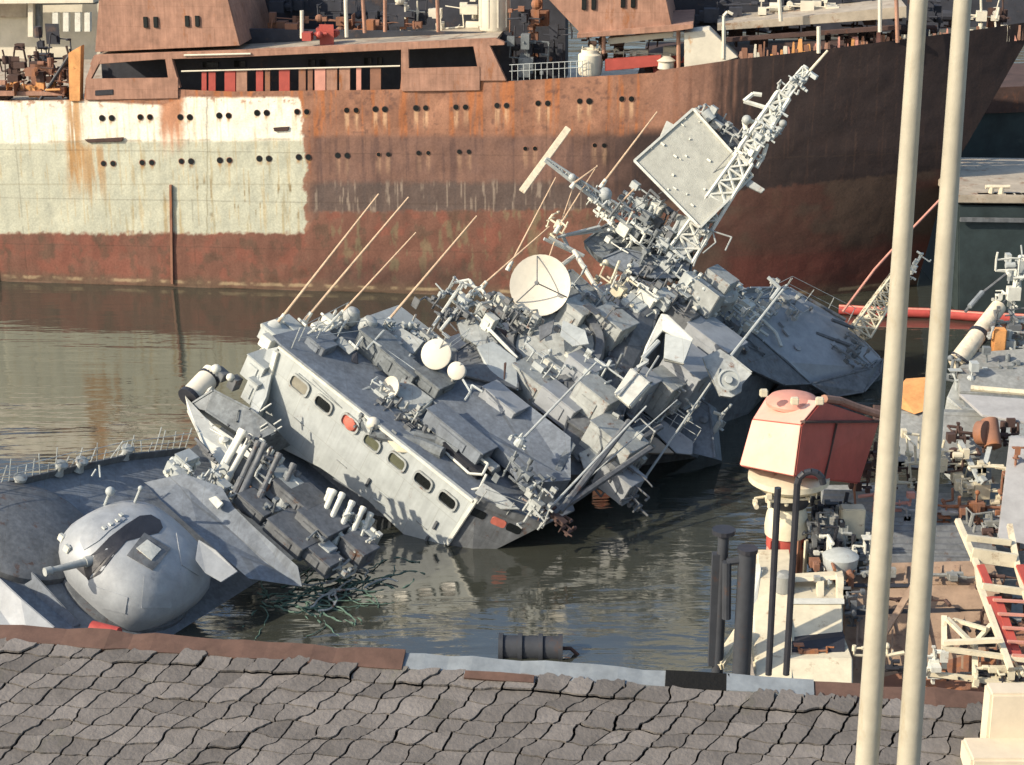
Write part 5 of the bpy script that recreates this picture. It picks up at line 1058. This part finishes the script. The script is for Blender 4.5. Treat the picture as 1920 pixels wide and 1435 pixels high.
for x, y in ((1432,737),(1537,752),(1490,752)):
    mb = MB(); mb.box(G(x, y, k1+.7), (.24,.2,.22)); mb.v = [tuple(V(v)-rcab.location) for v in mb.v]; mb.build('cap_lug', 'cream_paint', rcab, bevel=.03)
mb = MB(); mb.path([G(1545,748,k1+1.6), G(1575,752,56.4), G(1610,765,57), G(1652,778,57.6)], .13, 8); mb.v = [tuple(V(v)-rcab.location) for v in mb.v]; mb.build('roof_roll', 'rust_light', rcab)
base = G(1500,1245,52.6); topc = G(1500,905,55.2); axz = V((0,0,1)); H_ = (topc.z-base.z)
topc = V((base.x, base.y, base.z+H_))
def LT(name, m, prof, c=base, n=28, **kw):
    mb = MB(); mb.lathe(c, axz, prof, n); mb.v = [tuple(V(v)-rcab.location) for v in mb.v]; return mb.build(name, m, rcab, smooth=True, **kw)
base = V((G(1497,1000,54).x, 52.0, 1.2)); 
def zat(y, Y=52.0): return YP(1497, y, Y).z
LT('slewing_ring', 'cream_paint', [(.95,zat(912)),(1.25,zat(900)),(1.25,zat(890)),(.6,zat(880))], V((base.x,base.y,0)))
LT('collar', 'black_steel', [(.62,zat(945)),(.78,zat(930)),(.8,zat(905))], V((base.x,base.y,0)))
LT('pedestal_cap', 'cream_paint', [(.66,zat(1000)),(.68,zat(985)),(.64,zat(965)),(.5,zat(942))], V((base.x,base.y,0)))
LT('pedestal_band', 'red_paint', [(.60,zat(1022)),(.60,zat(993))], V((base.x,base.y,0)))
LT('pedestal', 'pink_paint', [(.58,zat(1100)),(.58,zat(1020))], V((base.x,base.y,0)))
mb = MB(); greeble(mb, rc, V((base.x-.2, base.y-1., zat(915))), (2.2,.6,.4), 16, WA, .1,.3); mb.v = [tuple(V(v)-rcab.location) for v in mb.v]; mb.build('slewing_gear', 'cream_paint', rcab)
for x in (1467,1476,1520,1534):
    mb = MB(); a = V((base.x+(x-1500)/62, base.y-.56, zat(1095))); mb.bar(a, V((a.x,a.y,zat(1000))), .14, .06); mb.v = [tuple(V(v)-rcab.location) for v in mb.v]; mb.build('pedestal_stripe', rc.choice(['red_paint','cream_paint','rust_brown']), rcab)
# cream tub house under the pedestal
tub = wth('engine_housing', 'cream painted housing with an open box top under the crane pedestal', 'engine housing', V((base.x, 51, 1)))
def TB(name, m, pts, d, th, **kw): return WB(name, m, poly(pts, d, th), tub, **kw)
TB('housing', 'cream_paint', [(1408,1128,53.2),(1420,1085,53.8),(1490,1085,53.8),(1490,1290,50),(1416,1290,50.2),(1404,1180,52.4)], (.1,1,0), 2.2, bevel=.08)
TB('box', 'cream_paint', [(1482,1130,52.8),(1580,1130,52.8),(1582,1196,51.8),(1485,1210,51.7)], (0,1,0), 1.6, bevel=.04)
TB('box_rim', 'ship_white', [(1482,1122,53),(1582,1122,53),(1582,1130,52.8),(1482,1130,52.8)], (0,-.1,0), .1)
TB('engine_bay', 'black_steel', [(1482,1205,51.6),(1584,1193,51.7),(1584,1240,51),(1482,1240,51)], (0,1,0), .6)
TB('plinth', 'cream_paint', [(1470,1236,50.9),(1600,1234,50.9),(1600,1300,50),(1470,1300,50)], (0,1,0), 2.0, bevel=.05)
TB('bow_fender', 'ship_white', [(1410,1070,54),(1432,1066,54),(1424,1130,53.2),(1404,1150,52.8)], (0,1,0), .5, bevel=.08)
TB('corner_post', 'cream_paint', [(1533,1090,53.6),(1545,1090,53.6),(1545,1130,53),(1533,1130,53)], (0,.3,0), .3)
TB('corner_post', 'cream_paint', [(1570,1082,53.6),(1582,1082,53.6),(1582,1125,53),(1570,1125,53)], (0,.3,0), .3)
TB('top_frame', 'cream_paint', [(1486,1084,53.8),(1582,1078,53.8),(1582,1086,53.7),(1486,1092,53.7)], (0,.3,0), .3)
mb = MB(); greeble(mb, rc, G(1540,1108,53.8), (1.3,.8,.8), 30, WA, .1,.3); WB('engine', 'ship_grey_worn', mb, tub)
mb = MB(); greeble(mb, rc, G(1520,1222,51.2), (1.4,.4,.4), 14, WA, .1,.25); WB('engine', 'rust_brown', mb, tub)
mb = MB(); mb.lathe(G(1470,1090,53.4), (0,0,1), [(.28,-.6),(.28,.2),(.15,.3)], 16); WB('exhaust', 'grey_sheet', mb, tub, smooth=True)
mb = MB(); mb.bar(G(1392,1180,51.8), G(1345,1250,50.8), .35, .3); WB('mooring_rail', 'cream_paint', mb, tub, bevel=.06)

# cream stair ladder and truss rail in front of the hoarding
ld = wth('ladder', 'steep cream stair ladder with rust red treads against the brown hoarding', 'ladder', G(1870,1280,49))
def LB(mb, name, m, **kw): return WB(name, m, mb, ld, **kw)
mb = MB(); mb.bar(G(1795,975,53.5), G(1832,1060,52.4), .15, .15); mb.bar(G(1832,1060,52.4), G(1836,1095,52), .15, .15); mb.bar(G(1836,1095,52), G(1895,1255,49.8), .15, .15); LB(mb, 'stringer', 'cream_paint')
mb = MB(); mb.bar(G(1893,985,53.5), G(1908,1065,52.4), .15, .15); mb.bar(G(1908,1065,52.4), G(1965,1260,49.8), .15, .15); LB(mb, 'stringer', 'cream_paint')
for (x0,y0,x1,y1,h_) in ((1812,1008,1896,1018,.18),(1822,1040,1905,1052,.42),(1842,1100,1935,1112,.2)):
    mb = MB(); mb.bar(G(x0,y0,52.9-(y0-1008)*.012), G(x1,y1,52.9-(y0-1008)*.012), .12, h_); LB(mb, 'tread', 'cream_paint', bevel=.01)
for (x0,y0,x1,y1) in ((1838,1060,1856,1102),(1856,1120,1895,1235),(1912,1060,1932,1110),(1870,1120,1912,1240)):
    mb = MB(); mb.bar(G(x0,y0,52.3-(y0-1060)*.012), G(x1,y1,52.3-(y1-1060)*.012), .22, .08); LB(mb, 'stringer_plate', 'red_paint')
for i in range(5):
    mb = MB(); y = 1125+i*26; mb.bar(G(1862+i*9,y,51.3-i*.3), G(1930+i*9,y+4,51.3-i*.3), .1, .06); LB(mb, 'tread', 'pink_paint')
tr = wth('gangway_rail', 'cream trussed gangway railing at the foot of the stair ladder', 'railing', G(1800,1280,49.4))
def TR(mb, name, m, **kw): return WB(name, m, mb, tr, **kw)
for (x0,y0,x1,y1,k,w_) in ((1770,1155,1770,1255,50.6,.15),(1828,1205,1828,1290,50.2,.16),(1880,1215,1892,1300,50.2,.15),(1775,1160,1828,1212,50.5,.14),(1858,1172,1822,1212,50.5,.12),(1787,1162,1850,1180,50.8,.1)):
    mb = MB(); mb.bar(G(x0,y0,k+.6), G(x1,y1,k), w_, .1); TR(mb, 'truss_bar', 'cream_paint')
for (x0,y0,x1,y1) in ((1766,1216,1960,1242),(1735,1262,1960,1290),(1770,1205,1880,1200)):
    mb = MB(); mb.bar(G(x0,y0,50.4), G(x1,y1,50), .15, .12); TR(mb, 'rail_bar', 'cream_paint')
mb = MB(); greeble(mb, rc, G(1750,1245,50.4), (.9,.6,1.0), 22, WA, .08,.3); TR(mb, 'gangway_roller', 'ship_white')
mb = MB(); greeble(mb, rc, G(1850,1262,50.4), (2.0,.6,.5), 26, WA, .08,.3); TR(mb, 'gangway_gear', 'black_steel')
mb = MB(); greeble(mb, rc, G(1870,1255,50.2), (2.0,.6,.5), 20, WA, .08,.25); TR(mb, 'gangway_gear', 'cream_paint')
# wharf under the gear
mb = MB(); c = G(1700,1300,49); mb.box((c.x+3.2, 48.0, .1), (13.5, 7, 1.6)); tag(mb.build('wharf', 'stone', bevel=.05), kind='structure')
# mooring piles and black hoop ladder
for (x0,y0,x1,y1,k,r_,lab) in ((1350,1000,1343,1262,51,.17,'thin dark mooring pile with a flat cap, left of the pair'),(1384,1035,1388,1262,50.6,.27,'thick dark mooring pile with rusty foot, right of the pair')):
    a = G(x1,y1,k); ztop = YP(x0,y0,a.y).z; t_ = wth('mooring_pile', lab, 'pile', V((a.x,a.y,0)), 'mooring piles')
    mb = MB(); mb.tube(V((a.x,a.y,-2)), V((a.x+.05,a.y,ztop)), r_, r_*.9, 14); WB('shaft', 'pile_dark', mb, t_, smooth=True)
    mb = MB(); mb.tube(V((a.x+.05,a.y,ztop)), V((a.x+.05,a.y,ztop+.12)), r_*(1.9 if r_ < .2 else 1.05), n=14); WB('cap', 'black_steel', mb, t_)
    if r_ > .2: mb = MB(); mb.tube(V((a.x-.5,a.y,ztop-.3)), V((a.x-.45,a.y,ztop-2.0)), .13, n=10); mb.tube(V((a.x-.5,a.y,ztop-.3)), V((a.x,a.y,ztop-.25)), .1, n=8); WB('guide_bar', 'pile_dark', mb, t_, smooth=True)
    else: mb = MB(); mb.box((a.x-.14,a.y,ztop-2.3), (.2,.25,3.4)); WB('rubbing_timber', 'pile_dark', mb, t_)
hp = wth('hoop_handrail', 'pair of thin black uprights bent into a hoop in front of the red cab', 'handrail', G(1465,1260,45))
mb = MB(); aL = G(1441,1265,45); aR = G(1474,1265,45); zt = YP(1448,915,aL.y).z
pts = [aL, V((aL.x-.0,aL.y,zt))]; pR = [aR, V((aR.x+.02,aR.y,zt+.1))]
for i in range(7): a = math.pi*i/6; pR.append(V((aR.x+.33-.31*math.cos(a), aR.y, zt+.1+.32*math.sin(a))))
mb.path(pts, .085, 10); WB('upright', 'black_steel', mb, hp, smooth=True)
mb = MB(); mb.path(pR, .085, 10); WB('upright', 'black_steel', mb, hp, smooth=True)

# ------------------------------------------------------------ floating wreckage and net
nt_ = wth('fishing_net', 'tangled green net and rope floating beside the sunken foredeck', 'net', Z(600,1110))
mb = MB(); rn = random.Random(9)
for i in range(46):
    t = rn.random(); x = 480+t*215; y = 1135-t*45+rn.uniform(-26,26); p = Z(x, y, rn.uniform(.0,.14))
    pts = [p]
    ang = rn.uniform(-.8,.8)
    for j in range(18): ang += rn.uniform(-.5,.5); pts.append(pts[-1]+V((math.cos(ang)*.13, math.sin(ang)*.16, 0))); pts[-1].z = pts[-2].z*.8+rn.uniform(-.04,.035)
    mb.path(pts, rn.uniform(.014,.034), 5)
WB('rope_strands', 'green_net', mb, nt_)
for i in range(9):
    p = Z(600+rn.random()*90, 1100+rn.uniform(-20,20), .1); pts = [p]; ang = rn.uniform(0, 6)
    for j in range(14): ang += rn.uniform(-.6,.6); pts.append(pts[-1]+V((math.cos(ang)*.1, math.sin(ang)*.12, 0)))
    mb = MB(); mb.path(pts, .035, 6); WB('pale_rope', 'ship_grey_worn', mb, nt_)
fd = wth('rubber_fender', 'dark drum fender floating just beyond the roof ridge', 'fender', Z(1000,1205,.2))
mb = MB(); a = Z(935,1214,.2); b = Z(1055,1216,.2); mb.tube(a, b, .38, n=20); [mb.tube(a.lerp(b,f), a.lerp(b,f+.07), .45, n=20) for f in (0,.3,.62,.93)]; WB('drum', 'pile_dark', mb, fd, smooth=True)
mb = MB(); mb.path([b, b+V((.25,.0,.0)), b+V((.6,0,-.35))], .06); WB('chain', 'rust_dark', mb, fd)

# ------------------------------------------------------------ slated roof in the foreground
kR = 22.0
RA, RB = G(-150,1180,kR+.6), G(2060,1333,kR-.9)
rh = (RB-RA).normalized(); sl_ = V((rh.y,-rh.x,0)).normalized(); sl_ = -sl_ if sl_.y > 0 else sl_
dn = (sl_*math.cos(rad(17)) - V((0,0,1))*math.sin(rad(17))).normalized(); rn_ = rh.cross(dn).normalized(); rn_ = -rn_ if rn_.z < 0 else rn_
roofT = wth('slate_roof_building', 'building in the foreground with a grey roof of ragged split slates', 'building', V(((RA.x+RB.x)/2, RA.y-4, 2)))
LEN = (RB-RA).length; DEP = 3.6
def RP(u, v, h=0): return RA + rh*u + dn*v + rn_*h
mb = MB(); mb.prism([RP(-2,.05,-.10), RP(LEN+2,.05,-.10), RP(LEN+2,DEP,-.10), RP(-2,DEP,-.10)], -rn_*.15); WB('roof_deck', 'slate_gap', mb, roofT)
# irregular interlocking slates on a jittered, skewed lattice
su, sv, skew = .315, .25, .145
nu, nv = int(LEN/su)+34, int(DEP/sv)+1
rt = np.random.default_rng(4)
jit = rt.uniform(-1, 1, (nv+2, nu+3, 2))
def node(i, j): return V((i*su + j*(-skew) + jit[j, i, 0]*.06 - 1, j*sv + .10 + jit[j, i, 1]*.045))
mids = {}
def edge_pts(a, b, key, amp):
    TS = (.12,.25,.38,.5,.62,.75,.88)
    if key not in mids:
        r_ = random.Random((key[0]*7919+key[1]*104729+key[2]*1299709) & 0xffffff)
        c1, c2, c3 = r_.uniform(-1,1)*amp, r_.uniform(-1,1)*amp, r_.uniform(-.25,.25)*amp; mids[key] = [(t, c1*math.sin(math.pi*t)*.6 + c2*math.sin(2*math.pi*t)*.8 + c3*math.sin(5*math.pi*t)) for t in TS]
    d = b-a; nn = V((-d.y, d.x)); return [a + d*t + nn*o for t, o in mids[key]]
mb = MB(); gap_m = .93
for j in range(nv):
    for i in range(nu):
        a, b, c, d = node(i,j), node(i+1,j), node(i+1,j+1), node(i,j+1)
        if (a.x < -1.5) or (a.x > LEN+1): continue
        top = [a] + edge_pts(a, b, (1,i,j), .06); rt_ = [b] + edge_pts(b, c, (2,i+1,j), .11); bot = edge_pts(d, c, (1,i,j+1), .06)
        lf = edge_pts(a, d, (2,i,j), .11)
        pl = top + rt_ + [c] + bot[::-1] + [d] + lf[::-1]
        r_ = random.Random(i*977+j); cx = sum(p.x for p in pl)/len(pl); cy = sum(p.y for p in pl)/len(pl)
        gu = r_.uniform(.89,.95); gv = r_.uniform(.955,.985); h0 = r_.uniform(.0,.012); tl = r_.uniform(.004,.016); tx = r_.uniform(-.02,.02)
        if r_.random() < .05: h0 += .012; gu *= .95; gv *= .95
        if j == 0: h0 += r_.uniform(0,.04)
        P = []; r0_ = r_.random()
        for p in pl:
            x_ = cx+(p.x-cx)*gu + (0.02*math.sin(j)); y_ = cy+(p.y-cy)*gv + (r_.uniform(-.07,.01)*(r0_ > .4) if j == 0 and p.y < cy else 0)
            P.append(RP(x_, y_, h0 + (y_-j*sv)*tl/sv*1.0 + (x_-cx)*tx))
        mb.prism(P, -rn_*.028)
slates = WB('slates', 'slate', mb, roofT, bevel=0)
# colour differs slate by slate
at = slates.data.color_attributes.new('tone', 'FLOAT_COLOR', 'POINT'); arr_ = np.ones((len(slates.data.vertices), 4), np.float32)
npp = 64; tone = rt.uniform(.72, 1.2, len(arr_)//npp+2)
ids = np.arange(len(arr_))//npp; arr_[:, 0] = tone[ids]; arr_[:, 1] = tone[ids]*.99; arr_[:, 2] = tone[ids]*.98; at.data.foreach_set('color', arr_.ravel())
m = M('slate'); n = m.node_tree.nodes; l = m.node_tree.links; b_ = n['Principled BSDF']; src = b_.inputs['Base Color'].links[0].from_socket
an = n.new('ShaderNodeAttribute'); an.attribute_name = 'tone'; vm = n.new('ShaderNodeVectorMath'); vm.operation = 'MULTIPLY'; l.new(src, vm.inputs[0]); l.new(an.outputs['Color'], vm.inputs[1]); l.new(vm.outputs[0], b_.inputs['Base Color'])
# ridge boards and flashing
def ridge(u0, u1, w_, h_, z0, name, m, v=-.05):
    mb = MB(); N = max(2, int((u1-u0)/.28)); rj = random.Random(int(u0*10))
    tops = [(u0+(u1-u0)*i/N, rj.uniform(-.035,.03)) for i in range(N+1)]
    vs = []
    for u, o in tops: vs += [RP(u, v-w_, z0), RP(u, v+w_, z0-.02), RP(u, v+w_+o, z0+h_+o*.4), RP(u, v-w_, z0+h_+o)]
    fs = [(4*i+k, 4*i+(k+1)%4, 4*i+4+(k+1)%4, 4*i+4+k) for i in range(N) for k in range(4)] + [(0,1,2,3), (4*N+3,4*N+2,4*N+1,4*N)]
    mb.add(vs, fs); return WB(name, m, mb, roofT)
def up_(x): return (G(x, 1200, 22)-RA).dot(rh)
ridge(-1, up_(760), .15, .07, -.04, 'ridge_board', 'ridge_brown', -.02)
ridge(up_(752), up_(1255), .14, .06, -.04, 'ridge_flashing', 'flashing_blue', -.02)
ridge(up_(1252), up_(1370), .14, .07, -.04, 'ridge_board', 'slate', -.02)
ridge(up_(1365), up_(1525), .15, .08, -.04, 'ridge_flashing', 'flashing_blue', -.02)
ridge(up_(1520), LEN+1, .14, .06, -.04, 'ridge_board', 'ridge_brown', -.02)
ridge(up_(880), up_(1010), .05, .03, .03, 'ridge_batten', 'ridge_brown', .18)
mb = MB(); w0 = RP(-2,0,-.3); mb.box(((RA.x+RB.x)/2, RA.y-2.0, (RP(0,DEP,0).z-.4+2)/2), (LEN-1, 3.0, RP(0,DEP,0).z-.6-2)); WB('wall', 'render_cream', mb, roofT)
# chimney at the right
ch = wth('chimney', 'pale cream rendered chimney with a flared foot at the lower right corner of the roof', 'chimney', G(1900,1435,20.4))
cu = (G(1862,1300,20.6)-RA).dot(rh)
def box_on(x0, x1, ytop, ybot, k, dep, name, m, **kw):
    a = G(x0,ytop,k); b = G(x1,ytop,k); c = V((b.x,b.y,0)); zb = YP(x0,ybot,a.y).z
    mb = MB(); mb.box(((a.x+b.x)/2, a.y+dep/2, (a.z+zb)/2), (b.x-a.x, dep, a.z-zb)); return WB(name, m, mb, ch, **kw)
box_on(1858,2060,1302,1452,20.3,.3,'stack','render_cream',bevel=.03)
box_on(1822,2060,1424,1480,20.05,.5,'flared_foot','render_cream',bevel=.03)

# ------------------------------------------------------------ two tall cream masts close to the camera
for (xt, xb, k, r_, lab) in ((1723,1625,19.2,.098,'tall slim dull cream steel pole in the foreground, left of the pair'),(1805,1703,19.0,.097,'tall slim bright cream steel pole in the foreground, nearest the right edge')):
    kk = k/ (1) ; p0 = YP(xt, 0, 13.0); p1 = YP(xb, 1435, 13.0)
    X_ = (p0.x+p1.x)/2; t_ = wth('flag_pole', lab, 'pole', V((p1.x, 13, 2)), 'tall cream poles')
    dv = (p0-p1).normalized(); bot = p1 + dv*((2-p1.z)/dv.z); top = p0 + dv*3
    N = 14; zt, zb = p0.z, p1.z; PR = [.0625+(.094-.0625)*(zt-(bot.z+(top.z-bot.z)*i/N))/(zt-zb) for i in range(N+1)]
    mb = MB()
    for i in range(N): mb.tube(bot.lerp(top, i/N), bot.lerp(top, (i+1)/N), PR[i], PR[i+1], 20, cap=i in (0, N-1))
    WB('shaft', 'pole_paint', mb, t_, smooth=True)
    mb = MB(); mb.box(bot+V((0,0,.03)), (.6,.6,.06)); WB('base_plate', 'pole_paint', mb, t_)
